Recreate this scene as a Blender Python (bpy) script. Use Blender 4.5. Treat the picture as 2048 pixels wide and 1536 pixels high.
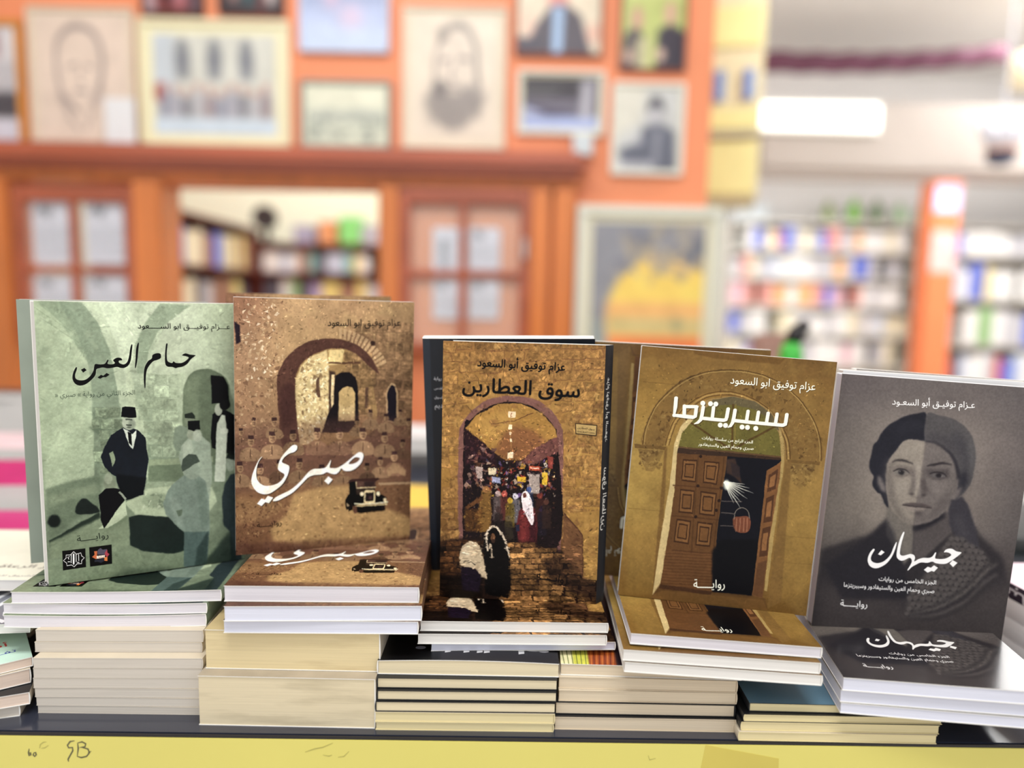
import bpy, bmesh, math, random
import numpy as np
from mathutils import Matrix, Vector

for o in list(bpy.data.objects): bpy.data.objects.remove(o)
scene = bpy.context.scene
COL = scene.collection

# ---------------------------------------------------------------- camera, world, light, exposure
TABLE = 0.75                     # height of the table top above the floor
FPX = 1480.0
EYE = np.array([0.0, 0.0, TABLE+0.338])
_p, _r = math.radians(6.7), math.radians(1.2)
_F = np.array([0, math.cos(_p), -math.sin(_p)]); _R = np.array([1.0, 0, 0]); _U = np.cross(_R, _F)
CR, CU, CF = math.cos(_r)*_R+math.sin(_r)*_U, -math.sin(_r)*_R+math.cos(_r)*_U, _F
cam_data = bpy.data.cameras.new('camera'); cam = bpy.data.objects.new('camera', cam_data); COL.objects.link(cam)
cam_data.sensor_width = 36; cam_data.lens = FPX*36/2048; cam_data.clip_start = .05; cam_data.clip_end = 60
m3 = Matrix((CR, CU, -CF)).transposed(); cam.matrix_world = Matrix.Translation(EYE) @ m3.to_4x4()
cam_data.dof.use_dof = True; cam_data.dof.focus_distance = 0.605; cam_data.dof.aperture_fstop = 1.6
scene.camera = cam
scene.view_settings.view_transform = 'Standard'; scene.view_settings.look = 'None'
scene.view_settings.exposure = 0.0; scene.view_settings.gamma = 1.0; scene.view_settings.use_curve_mapping = False
scene.cycles.max_bounces = 8
world = bpy.data.worlds.new('daylight'); scene.world = world; world.use_nodes = True
world.node_tree.nodes['Background'].inputs[0].default_value = (0.99, 0.99, 1.0, 1)
world.node_tree.nodes['Background'].inputs[1].default_value = 1.1
def area(name, loc, aim, sx, sy, power, col=(1, 1, 1)):
    d = bpy.data.lights.new(name, 'AREA'); d.shape = 'RECTANGLE'; d.size = sx; d.size_y = sy; d.energy = power; d.color = col
    o = bpy.data.objects.new(name, d); COL.objects.link(o); o.location = loc
    o.rotation_euler = (Vector(aim)-Vector(loc)).to_track_quat('-Z', 'Y').to_euler(); return o
area('ceiling_panel_light_front', (0.1, -.1, 2.85), (0.1, .5, .7), 1.4, .5, 34, (1, .99, .97))
area('ceiling_panel_light_middle', (-.6, 1.2, 2.9), (-.6, 2.3, .7), 1.8, .6, 22, (1, .98, .95))
area('ceiling_panel_light_right', (3.7, 4.55, 2.95), (3.7, 4.5, .7), 1.4, 1.1, 60, (1, 1, 1))
area('fill_light_aisle', (2.2, 2.4, 2.9), (2.4, 6.1, 1.2), 1.8, 1.0, 75, (1, 1, 1))  # added fill lamp, brightens the cupboard and shelves of the right-hand room
area('shelf_fill_light', (2.7, 5.35, 1.96), (2.7, 6.3, 1.3), 3.2, .25, 15, (1, 1, 1))  # added unseen lamp under the soffit to brighten the far shelves
area('ceiling_panel_light_rear', (-1.0, 3.7, 2.9), (-1.0, 4.3, .9), 1.4, .9, 50, (1, 1, .97))

def ray(x, y): return CR*(x-1024)/FPX+CU*(768-y)/FPX+CF
def on_z(x, y, z):               # point of a sight line at height z above the table top
    v = ray(x, y); return EYE+v*((z+TABLE-EYE[2])/v[2])
def on_y(x, y, Y):               # point of a sight line at distance Y into the room
    v = ray(x, y); return EYE+v*((Y-EYE[1])/v[1])
def px(P):
    d = np.asarray(P)-EYE; z = d@CF; return np.array([1024+FPX*(d@CR)/z, 768-FPX*(d@CU)/z])

# ---------------------------------------------------------------- helpers
def tag(o, label=None, cat=None, group=None, kind=None):
    if label: o['label'] = label
    if cat: o['category'] = cat
    if group: o['group'] = group
    if kind: o['kind'] = kind
    return o
def empty(name, loc=(0, 0, 0), mat=None):
    o = bpy.data.objects.new(name, None); COL.objects.link(o); o.empty_display_size = .05
    if mat is not None: o.matrix_world = mat
    else: o.location = loc
    return o
def link(name, me, parent=None, mats=()):
    o = bpy.data.objects.new(name, me); COL.objects.link(o)
    for m in mats: me.materials.append(m)
    if parent is not None: o.parent = parent
    return o
def mesh(name, verts, faces, mats, parent=None, smooth=False, mi=None):
    me = bpy.data.meshes.new(name); me.from_pydata([tuple(v) for v in verts], [], faces)
    if mi: me.polygons.foreach_set('material_index', mi)
    bm = bmesh.new(); bm.from_mesh(me); bmesh.ops.recalc_face_normals(bm, faces=bm.faces); bm.to_mesh(me); bm.free()
    if smooth: me.polygons.foreach_set('use_smooth', [True]*len(me.polygons))
    return link(name, me, parent, mats if isinstance(mats, (list, tuple)) else [mats])
class MB:
    def __init__(s): s.v = []; s.f = []
    def box(s, a, b, M=None):
        n = len(s.v); x0, y0, z0 = a; x1, y1, z1 = b
        P = [(x0,y0,z0),(x1,y0,z0),(x1,y1,z0),(x0,y1,z0),(x0,y0,z1),(x1,y0,z1),(x1,y1,z1),(x0,y1,z1)]
        if M is not None: P = [tuple(M @ Vector(p)) for p in P]
        s.v += P; s.f += [tuple(n+i for i in q) for q in ((0,3,2,1),(4,5,6,7),(0,1,5,4),(1,2,6,5),(2,3,7,6),(3,0,4,7))]; return s
    def lathe(s, prof, c=(0, 0, 0), n=20, axis='z'):
        k = len(s.v)
        for r, h in prof:
            for i in range(n):
                t = 2*math.pi*i/n; s.v.append((c[0]+r*math.cos(t), c[1]+r*math.sin(t), c[2]+h))
        for j in range(len(prof)-1):
            for i in range(n): s.f.append((k+j*n+i, k+j*n+(i+1) % n, k+(j+1)*n+(i+1) % n, k+(j+1)*n+i))
        s.f.append(tuple(k+i for i in range(n))); s.f.append(tuple(k+(len(prof)-1)*n+i for i in range(n))); return s
    def tube(s, pts, r, n=8):
        pts = [Vector(p) for p in pts]; k = len(s.v)
        for i, p in enumerate(pts):
            d = (pts[min(i+1, len(pts)-1)]-pts[max(i-1, 0)]).normalized(); a = d.orthogonal().normalized(); b = d.cross(a)
            rr = r[i] if isinstance(r, (list, tuple)) else r
            for j in range(n):
                t = 2*math.pi*j/n; s.v.append(tuple(p+a*rr*math.cos(t)+b*rr*math.sin(t)))
        for i in range(len(pts)-1):
            for j in range(n): s.f.append((k+i*n+j, k+i*n+(j+1) % n, k+(i+1)*n+(j+1) % n, k+(i+1)*n+j))
        s.f.append(tuple(k+j for j in range(n))); s.f.append(tuple(k+(len(pts)-1)*n+j for j in range(n))); return s
    def make(s, name, mats, parent=None, bevel=0, smooth=False):
        o = mesh(name, s.v, s.f, mats, parent, smooth)
        if bevel:
            bm = bmesh.new(); bm.from_mesh(o.data); bmesh.ops.bevel(bm, geom=list(bm.edges), offset=bevel, segments=2, affect='EDGES', clamp_overlap=True); bm.to_mesh(o.data); bm.free()
        return o
def lin(c): return tuple(((v/255)/12.92 if v/255 <= .04045 else ((v/255+.055)/1.055)**2.4) for v in c)+(1,)
_mats = {}
def paint(name, rgb, rough=.5, var=.06, scale=8, bump=0.0, coat=0.0, metal=0.0, bscale=None, stretch=(1, 1, 1)):
    """plain surface with procedural tone variation"""
    key = name
    if key in _mats: return _mats[key]
    m = bpy.data.materials.new(name); m.use_nodes = True; nt = m.node_tree; b = nt.nodes['Principled BSDF']
    tc = nt.nodes.new('ShaderNodeTexCoord'); mp = nt.nodes.new('ShaderNodeMapping'); mp.inputs['Scale'].default_value = stretch
    n = nt.nodes.new('ShaderNodeTexNoise'); n.inputs['Scale'].default_value = scale; n.inputs['Detail'].default_value = 4
    r = nt.nodes.new('ShaderNodeValToRGB'); c = lin(rgb)
    r.color_ramp.elements[0].position = .3; r.color_ramp.elements[1].position = .7
    r.color_ramp.elements[0].color = tuple(max(0, v*(1-var)) for v in c[:3])+(1,); r.color_ramp.elements[1].color = tuple(min(1, v*(1+var)) for v in c[:3])+(1,)
    nt.links.new(tc.outputs['Object'], mp.inputs[0]); nt.links.new(mp.outputs[0], n.inputs['Vector']); nt.links.new(n.outputs['Fac'], r.inputs[0]); nt.links.new(r.outputs[0], b.inputs['Base Color'])
    b.inputs['Roughness'].default_value = rough; b.inputs['Metallic'].default_value = metal; b.inputs['Coat Weight'].default_value = coat; b.inputs['Coat Roughness'].default_value = .15
    if bump:
        n2 = nt.nodes.new('ShaderNodeTexNoise'); n2.inputs['Scale'].default_value = bscale or scale*4; bp = nt.nodes.new('ShaderNodeBump'); bp.inputs['Strength'].default_value = bump; bp.inputs['Distance'].default_value = .002
        nt.links.new(mp.outputs[0], n2.inputs['Vector']); nt.links.new(n2.outputs['Fac'], bp.inputs['Height']); nt.links.new(bp.outputs[0], b.inputs['Normal'])
    _mats[key] = m; return m
def pages(name, rgb, streak=.10, rgb2=None):
    """stacked paper edges: fine lines running along the block, faint handling stains"""
    if name in _mats: return _mats[name]
    m = bpy.data.materials.new(name); m.use_nodes = True; nt = m.node_tree; b = nt.nodes['Principled BSDF']; L = nt.links.new
    tc = nt.nodes.new('ShaderNodeTexCoord'); oi = nt.nodes.new('ShaderNodeObjectInfo')
    add = nt.nodes.new('ShaderNodeVectorMath'); add.operation = 'ADD'
    mul = nt.nodes.new('ShaderNodeVectorMath'); mul.operation = 'SCALE'; mul.inputs['Scale'].default_value = 7.0
    comb = nt.nodes.new('ShaderNodeCombineXYZ'); L(oi.outputs['Random'], comb.inputs[0]); L(oi.outputs['Random'], comb.inputs[1]); L(comb.outputs[0], mul.inputs[0]); L(tc.outputs['Object'], add.inputs[0]); L(mul.outputs[0], add.inputs[1])
    mp = nt.nodes.new('ShaderNodeMapping'); mp.inputs['Scale'].default_value = (5, 5, 900); L(add.outputs[0], mp.inputs[0])
    n = nt.nodes.new('ShaderNodeTexNoise'); n.inputs['Scale'].default_value = 1.6; n.inputs['Detail'].default_value = 3; L(mp.outputs[0], n.inputs['Vector'])
    mp2 = nt.nodes.new('ShaderNodeMapping'); mp2.inputs['Scale'].default_value = (9, 9, 60); L(add.outputs[0], mp2.inputs[0])
    n2 = nt.nodes.new('ShaderNodeTexNoise'); n2.inputs['Scale'].default_value = 1.3; n2.inputs['Detail'].default_value = 5; L(mp2.outputs[0], n2.inputs['Vector'])
    r = nt.nodes.new('ShaderNodeValToRGB'); c = lin(rgb); d = lin(rgb2) if rgb2 else tuple(v*(1-streak*2) for v in c[:3])+(1,)
    r.color_ramp.elements[0].position = .32; r.color_ramp.elements[1].position = .6; r.color_ramp.elements[0].color = tuple(v*(1-streak) for v in c[:3])+(1,); r.color_ramp.elements[1].color = c
    L(n.outputs['Fac'], r.inputs[0])
    mx = nt.nodes.new('ShaderNodeMix'); mx.data_type = 'RGBA'; mr = nt.nodes.new('ShaderNodeMapRange'); mr.inputs[1].default_value = .52; mr.inputs[2].default_value = .75; mr.inputs[3].default_value = 0; mr.inputs[4].default_value = .6
    L(n2.outputs['Fac'], mr.inputs[0]); L(mr.outputs[0], mx.inputs['Factor']); L(r.outputs[0], mx.inputs['A']); mx.inputs['B'].default_value = d; L(mx.outputs['Result'], b.inputs['Base Color'])
    bp = nt.nodes.new('ShaderNodeBump'); bp.inputs['Strength'].default_value = .25; bp.inputs['Distance'].default_value = .0004; L(n.outputs['Fac'], bp.inputs['Height']); L(bp.outputs[0], b.inputs['Normal'])
    b.inputs['Roughness'].default_value = .85; b.inputs['Specular IOR Level'].default_value = .2; _mats[name] = m; return m
def printed(name, image, rough=.38, spec=.35):
    if name in _mats: return _mats[name]
    m = bpy.data.materials.new(name); m.use_nodes = True; nt = m.node_tree; b = nt.nodes['Principled BSDF']
    t = nt.nodes.new('ShaderNodeTexImage'); t.image = image; t.extension = 'EXTEND'; uv = nt.nodes.new('ShaderNodeUVMap'); uv.uv_map = 'UVMap'
    nt.links.new(uv.outputs[0], t.inputs[0]); nt.links.new(t.outputs[0], b.inputs['Base Color']); b.inputs['Roughness'].default_value = rough; b.inputs['Specular IOR Level'].default_value = spec
    n = nt.nodes.new('ShaderNodeTexNoise'); n.inputs['Scale'].default_value = 600; bp = nt.nodes.new('ShaderNodeBump'); bp.inputs['Strength'].default_value = .06; bp.inputs['Distance'].default_value = .0002
    tc = nt.nodes.new('ShaderNodeTexCoord'); nt.links.new(tc.outputs['Object'], n.inputs['Vector']); nt.links.new(n.outputs['Fac'], bp.inputs['Height']); nt.links.new(bp.outputs[0], b.inputs['Normal'])
    _mats[name] = m; return m
def glow(name, rgb, power):
    m = bpy.data.materials.new(name); m.use_nodes = True; b = m.node_tree.nodes['Principled BSDF']; b.inputs['Base Color'].default_value = lin(rgb)
    b.inputs['Emission Color'].default_value = lin(rgb); b.inputs['Emission Strength'].default_value = power; return m

# ---------------------------------------------------------------- printed artwork (painted with numpy, flat print only)
rng = np.random.default_rng(7)
FORMS = {'ا':(0xFE8D,2),'أ':(0xFE83,2),'ب':(0xFE8F,4),'ة':(0xFE93,2),'ت':(0xFE95,4),'ج':(0xFE9D,4),'ح':(0xFEA1,4),'خ':(0xFEA5,4),
 'د':(0xFEA9,2),'ر':(0xFEAD,2),'ز':(0xFEAF,2),'س':(0xFEB1,4),'ش':(0xFEB5,4),'ص':(0xFEB9,4),'ط':(0xFEC1,4),'ع':(0xFEC9,4),
 'ف':(0xFED1,4),'ق':(0xFED5,4),'ل':(0xFEDD,4),'م':(0xFEE1,4),'ن':(0xFEE5,4),'ه':(0xFEE9,4),'و':(0xFEED,2),'ي':(0xFEF1,4),'ث':(0xFE99,4),'ئ':(0xFE89,4)}
def shape_ar(s):
    """joined Arabic letter forms, in left-to-right drawing order"""
    out = []
    for i, c in enumerate(s):
        if c not in FORMS:
            out.append(c); continue
        code, n = FORMS[c]
        p = s[i-1] if i else ' '
        q = s[i+1] if i+1 < len(s) else ' '
        jp = p == 'ـ' or (p in FORMS and FORMS[p][1] == 4)
        jn = n == 4 and (q == 'ـ' or q in FORMS)
        out.append(chr(code + (3 if jp and jn else 2 if jn else 1 if jp else 0)))
    return ''.join(reversed(out))
_txt = {}
def glyphs(s):
    if s not in _txt:
        c = bpy.data.curves.new('lettering', 'FONT'); c.body = s; c.size = 1; c.resolution_u = 4
        o = bpy.data.objects.new('lettering', c); bpy.context.scene.collection.objects.link(o)
        c.fill_mode = 'NONE'
        me = o.evaluated_get(bpy.context.evaluated_depsgraph_get()).to_mesh()
        v = np.array([p.co[:2] for p in me.vertices]); nxt = {}; loops = []
        for e in me.edges: nxt.setdefault(e.vertices[0], []).append(e.vertices[1]); nxt.setdefault(e.vertices[1], []).append(e.vertices[0])
        seen = set()
        for i in range(len(v)):
            if i in seen or i not in nxt: continue
            L = [i]; seen.add(i); j = min(nxt[i])   # outline points come in drawing order
            while j not in seen:
                L.append(j); seen.add(j); k = [q for q in nxt[j] if q not in seen]
                if not k: break
                j = k[0]
            loops.append(L)
        _txt[s] = (v, loops)
        bpy.data.objects.remove(o); bpy.data.curves.remove(c)
    return _txt[s]
def homography(src, dst):
    A = []
    for (x, y), (u, v) in zip(src, dst):
        A.append([x, y, 1, 0, 0, 0, -u*x, -u*y, -u]); A.append([0, 0, 0, x, y, 1, -v*x, -v*y, -v])
    return np.linalg.svd(np.array(A, float))[2][-1].reshape(3, 3)
def curve_pts(p, closed=True, n=5):
    p = np.array(p, float); N = len(p); out = []
    t = np.linspace(0, 1, n, endpoint=False)[:, None]
    for i in range(N if closed else N-1):
        if closed: a, b, c, d = p[i-1], p[i], p[(i+1) % N], p[(i+2) % N]
        else: a, b, c, d = p[max(i-1, 0)], p[i], p[i+1], p[min(i+2, N-1)]
        out.append(.5*((2*b)+(-a+c)*t+(2*a-5*b+4*c-d)*t*t+(-a+3*b-3*c+d)*t**3))
    if not closed: out.append(p[-1:])
    return np.concatenate(out)
def vnoise(h, w, cells, seed=0, octaves=4, aspect=1.0, pers=.55):
    r = np.random.default_rng(seed); out = np.zeros((h, w)); amp = 1; tot = 0
    for o in range(octaves):
        gy = max(2, int(cells*2**o*h/w*aspect)+2); gx = max(2, int(cells*2**o)+2)
        g = r.random((gy, gx))
        y = np.linspace(0, gy-1.001, h); x = np.linspace(0, gx-1.001, w)
        yi = y.astype(int); xi = x.astype(int); fy = y-yi; fx = x-xi
        fy = (fy*fy*(3-2*fy))[:, None]; fx = (fx*fx*(3-2*fx))[None]
        a = g[yi][:, xi]; b = g[yi][:, xi+1]; c = g[yi+1][:, xi]; d = g[yi+1][:, xi+1]
        out += amp*((a*(1-fx)+b*fx)*(1-fy)+(c*(1-fx)+d*fx)*fy); tot += amp; amp *= pers
    return out/tot*2-1
def blur(m, s):
    s = float(s)
    if s < .3: return m
    r = int(s*2.5)+1; k = np.exp(-.5*(np.arange(-r, r+1)/s)**2); k /= k.sum()
    p = np.pad(m, ((r, r), (0, 0)), 'edge'); m = sum(k[i]*p[i:i+m.shape[0]] for i in range(2*r+1))
    p = np.pad(m, ((0, 0), (r, r)), 'edge'); return sum(k[i]*p[:, i:i+m.shape[1]] for i in range(2*r+1))
class Art:
    def __init__(s, w, h, quad):
        s.w, s.h = w, h; s.im = np.zeros((h, w, 3)); s.H = homography(quad, [(0, 0), (w, 0), (w, h), (0, h)])
        s.o, s.k = (0, 0), 1.0
    def frame(s, ox, oy, scale): s.o, s.k = (ox, oy), scale; return s
    def tx(s, p):
        p = np.asarray(p, float)/s.k+np.array(s.o)
        q = np.c_[p, np.ones(len(p))]@s.H.T
        return q[:, :2]/q[:, 2:]
    def cover(s, loops, pad=2, winding=False):
        """anti-aliased coverage of closed loops (texture px); returns mask and its slice"""
        allp = np.concatenate(loops); SS = 3
        x0 = int(max(0, math.floor(allp[:, 0].min())-pad)); x1 = int(min(s.w, math.ceil(allp[:, 0].max())+pad))
        y0 = int(max(0, math.floor(allp[:, 1].min())-pad)); y1 = int(min(s.h, math.ceil(allp[:, 1].max())+pad))
        if x1 <= x0 or y1 <= y0: return None, None
        W = x1-x0; Hh = (y1-y0)*SS
        acc = np.zeros(Hh*(W+2))
        A = []; B = []
        for L in loops:
            a = L; b = np.roll(L, -1, 0)
            if not winding and ((a[:, 0]*b[:, 1]-b[:, 0]*a[:, 1]).sum()) < 0: a, b = b, a
            A.append(a); B.append(b)
        A = np.concatenate(A); B = np.concatenate(B)
        ya = (A[:, 1]-y0)*SS-.5; yb = (B[:, 1]-y0)*SS-.5
        sg = np.where(yb > ya, -1., 1.); lo = np.minimum(ya, yb); hi = np.maximum(ya, yb)
        r0 = np.clip(np.ceil(lo), 0, Hh).astype(int); r1 = np.clip(np.ceil(hi), 0, Hh).astype(int)
        n = np.maximum(r1-r0, 0); idx = np.repeat(np.arange(len(n)), n)
        if len(idx) == 0: return None, None
        st = np.cumsum(n)-n; row = np.arange(len(idx))-st[idx]+r0[idx]
        t = (row-ya[idx])/(yb[idx]-ya[idx]); xc = np.clip(A[idx, 0]+t*(B[idx, 0]-A[idx, 0])-x0, 0, W)
        fl = np.floor(xc).astype(int); fr = xc-fl
        base = row*(W+2)+fl
        acc += np.bincount(base, sg[idx]*(1-fr), len(acc)); acc += np.bincount(base+1, sg[idx]*fr, len(acc))[:len(acc)]
        m = np.clip(np.abs(np.cumsum(acc.reshape(Hh, W+2), 1)[:, :W]), 0, 1)
        return m.reshape(y1-y0, SS, W).mean(1), (slice(y0, y1), slice(x0, x1))
    def lay(s, m, sl, col, a=1.0, soft=0, tex=0, fn=None):
        if m is None: return
        im = s.im[sl]
        if fn is not None: c = fn(im, sl)
        else: c = np.array(col)/255.
        m = (m*a)[..., None]
        if tex: c = c*(1+tex*s.grain[sl][..., None])
        s.im[sl] = im*(1-m)+c*m
    def poly(s, pts, col, a=1.0, soft=0, smooth=False, tex=0, hole=None, fn=None):
        p = curve_pts(pts) if smooth else np.array(pts, float)
        L = [s.tx(p)]
        m, sl = s.cover(L, pad=2+int(soft*3))
        if m is None: return
        if hole is not None:
            h2, s2 = s.cover([s.tx(curve_pts(hole) if smooth else np.array(hole, float))])
            full = np.zeros((s.h, s.w)); full[sl] = m; full[s2] -= h2; m = np.clip(full[sl], 0, 1)
        if soft: m = blur(m, soft)
        s.lay(m, sl, col, a, tex=tex, fn=fn)
    def ell(s, cx, cy, rx, ry, col, a=1.0, soft=0, rot=0, **k):
        t = np.linspace(0, 2*math.pi, 28, endpoint=False); c, d = math.cos(rot), math.sin(rot)
        x = rx*np.cos(t); y = ry*np.sin(t)
        s.poly(np.c_[cx+x*c-y*d, cy+x*d+y*c], col, a, soft, **k)
    def line(s, pts, wid, col, a=1.0, soft=0, smooth=True, tex=0):
        p = curve_pts(pts, False, 6) if smooth and len(pts) > 2 else np.array(pts, float)
        if np.ndim(wid): wd = np.interp(np.linspace(0, 1, len(p)), np.linspace(0, 1, len(wid)), wid)
        else: wd = np.full(len(p), float(wid))
        d = np.gradient(p, axis=0); d /= np.linalg.norm(d, axis=1)[:, None]+1e-9
        nrm = np.c_[-d[:, 1], d[:, 0]]*wd[:, None]/2
        L = p+nrm; R = p-nrm; quads = []
        for i in range(len(p)-1): quads.append(s.tx([L[i], L[i+1], R[i+1], R[i]]))
        m, sl = s.cover(quads, pad=2+int(soft*3))
        if m is None: return
        if soft: m = blur(m, soft)
        s.lay(m, sl, col, a, tex=tex)
    def text(s, body, p0, p1, col, a=1.0, ky=1.0, bold=0, ar=True, shadow=None):
        v, t = glyphs(shape_ar(body) if ar else body)
        p0 = np.array(p0, float); p1 = np.array(p1, float); x0, x1 = v[:, 0].min(), v[:, 0].max()
        d = (p1-p0)/(x1-x0); n = np.array([d[1], -d[0]])*ky
        P = p0+(v[:, :1]-x0)*d+v[:, 1:2]*n
        T = s.tx(P); m, sl = s.cover([T[L] for L in t if len(L) > 2], 2+int(bold*3), True)
        if m is None: return
        if bold: m = np.clip(blur(m, bold)*2.6-.25, 0, 1)
        if shadow is not None: s.lay(np.roll(m, (2, 2), (0, 1)), sl, shadow, .8)
        s.lay(m, sl, col, a)
    def grid(s, cols, rows, data):
        """smooth base colours from a small table"""
        g = np.array(data, float).reshape(rows, cols, 3)/255
        y = np.linspace(0, rows-1.0001, s.h); x = np.linspace(0, cols-1.0001, s.w); yi = y.astype(int); xi = x.astype(int)
        fy = (y-yi); fx = (x-xi); fy = (fy*fy*(3-2*fy))[:, None, None]; fx = (fx*fx*(3-2*fx))[None, :, None]
        yj = np.minimum(yi+1, rows-1); xj = np.minimum(xi+1, cols-1)
        s.im = (g[yi][:, xi]*(1-fx)+g[yi][:, xj]*fx)*(1-fy)+(g[yj][:, xi]*(1-fx)+g[yj][:, xj]*fx)*fy
    def stones(s, x0, y0, x1, y1, nx, ny, col, dark, a=.6, seed=1, jit=.25, var=.18, inside=None, warp=None):
        r = np.random.default_rng(seed)
        for j in range(ny):
            off = r.random()
            for i in range(-1, nx+1):
                u0 = (i+off+r.normal()*jit*.3)/nx; u1 = (i+off+.92+r.normal()*jit*.3)/nx
                v0 = (j+.06+r.normal()*jit*.12)/ny; v1 = (j+.92+r.normal()*jit*.12)/ny
                c = [(u0, v0), (u1, v0), (u1, v1), (u0, v1)]
                c = [(x0+(x1-x0)*(u+r.normal()*.008), y0+(y1-y0)*(v+r.normal()*.004)) for u, v in c]
                if warp: c = [warp(*q) for q in c]
                cx = sum(q[0] for q in c)/4; cy = sum(q[1] for q in c)/4
                if not (min(x0, x1)-5 < cx < max(x0, x1)+5) and not warp: continue
                if inside and not inside(cx, cy): continue
                k = 1+r.normal()*var; cc = np.clip(np.array(col)*k, 0, 255)
                c2 = [(q[0]+(q[0]-cx)*.06+1.5, q[1]+(q[1]-cy)*.1+2) for q in c]
                s.poly(c2, dark, a*.9, soft=.8); s.poly(c, cc, a, soft=1.0, tex=.5)
    def specks(s, x0, y0, x1, y1, n, size, cols, a=.7, seed=1, inside=None, soft=.6, stretch=1.0):
        r = np.random.default_rng(seed)
        for i in range(n):
            x = x0+(x1-x0)*r.random(); y = y0+(y1-y0)*r.random()
            if inside and not inside(x, y): continue
            z = size*(.4+r.random()); k = 5
            t = np.sort(r.random(k))*2*math.pi
            s.poly(np.c_[x+z*stretch*np.cos(t)*(.5+r.random(k)), y+z*np.sin(t)*(.5+r.random(k))], cols[r.integers(len(cols))], a*(.5+.5*r.random()), soft=soft)
    def mottle(s, amt, cells=6, seed=0, aspect=1, octaves=5, tint=(1, 1, 1)):
        n = vnoise(s.h, s.w, cells, seed, octaves, aspect); s.im = s.im*(1+amt*n[..., None]*np.array(tint))
    def begin(s, seed): s.grain = vnoise(s.h, s.w, 60, seed, 3)
    def warp(s, amp, cells, seed=0):
        dx = vnoise(s.h, s.w, cells, seed, 3)*amp; dy = vnoise(s.h, s.w, cells, seed+1, 3)*amp
        Y, X = np.mgrid[0:s.h, 0:s.w]; x = np.clip(X+dx, 0, s.w-1.001); y = np.clip(Y+dy, 0, s.h-1.001); xi = x.astype(int); yi = y.astype(int); fx = (x-xi)[..., None]; fy = (y-yi)[..., None]
        I = s.im; s.im = (I[yi, xi]*(1-fx)+I[yi, xi+1]*fx)*(1-fy)+(I[yi+1, xi]*(1-fx)+I[yi+1, xi+1]*fx)*fy
    def strokes(s, n, length, width, jit, seed=0, box=(0, 0, 1, 1), a=.7, angle=None, minlum=0.0):
        """short brush marks that pick up the colour beneath them"""
        r = np.random.default_rng(seed); th = vnoise(64, 64, 4, seed, 2)*3.0
        for i in range(n):
            x = (box[0]+(box[2]-box[0])*r.random())*s.w; y = (box[1]+(box[3]-box[1])*r.random())*s.h
            c = s.im[min(s.h-1, int(y)), min(s.w-1, int(x))]
            if c.mean() < minlum: continue
            t_ = (th[int(y/s.h*63), int(x/s.w*63)] if angle is None else angle)+r.normal()*.3; L = length*(.5+r.random()); w = width*(.5+r.random())/2
            d = np.array([math.cos(t_), math.sin(t_)]); q = np.array([-d[1], d[0]]); p = np.array([x, y]); k = 1+r.normal()*jit
            m, sl = s.cover([np.array([p-d*L/2, p-d*L*.2+q*w, p+d*L*.3+q*w*.8, p+d*L/2, p+d*L*.25-q*w, p-d*L*.25-q*w*.8])], 1)
            s.lay(m, sl, np.clip(c*k, 0, 1)*255, a)
    def sharpen(s, k=.6, sg=1.4):
        s.im = np.clip(s.im+k*(s.im-np.stack([blur(s.im[..., c], sg) for c in range(3)], -1)), 0, 1)
    def grade(s, sat=1.0, mul=(1, 1, 1), con=1.0, mid=.45):
        g = s.im.mean(2, keepdims=True); s.im = np.clip(((g+(s.im-g)*sat)*np.array(mul)-mid)*con+mid, 0, 1)
    def image(s, name):
        im = bpy.data.images.new(name, s.w, s.h); px = np.ones((s.h, s.w, 4), np.float32)
        px[..., :3] = np.clip(s.im[::-1], 0, 1); im.pixels.foreach_set(px.ravel()); im.update(); im.pack(); return im
def inpoly(P):
    P = np.array(P, float)
    def f(x, y):
        a = P; b = np.roll(P, -1, 0); c = ((a[:, 1] > y) != (b[:, 1] > y)) & (x < (b[:, 0]-a[:, 0])*(y-a[:, 1])/(b[:, 1]-a[:, 1]+1e-12)+a[:, 0])
        return c.sum() % 2 == 1
    return f
ROWAYA = 'روايـــــة'

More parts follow.
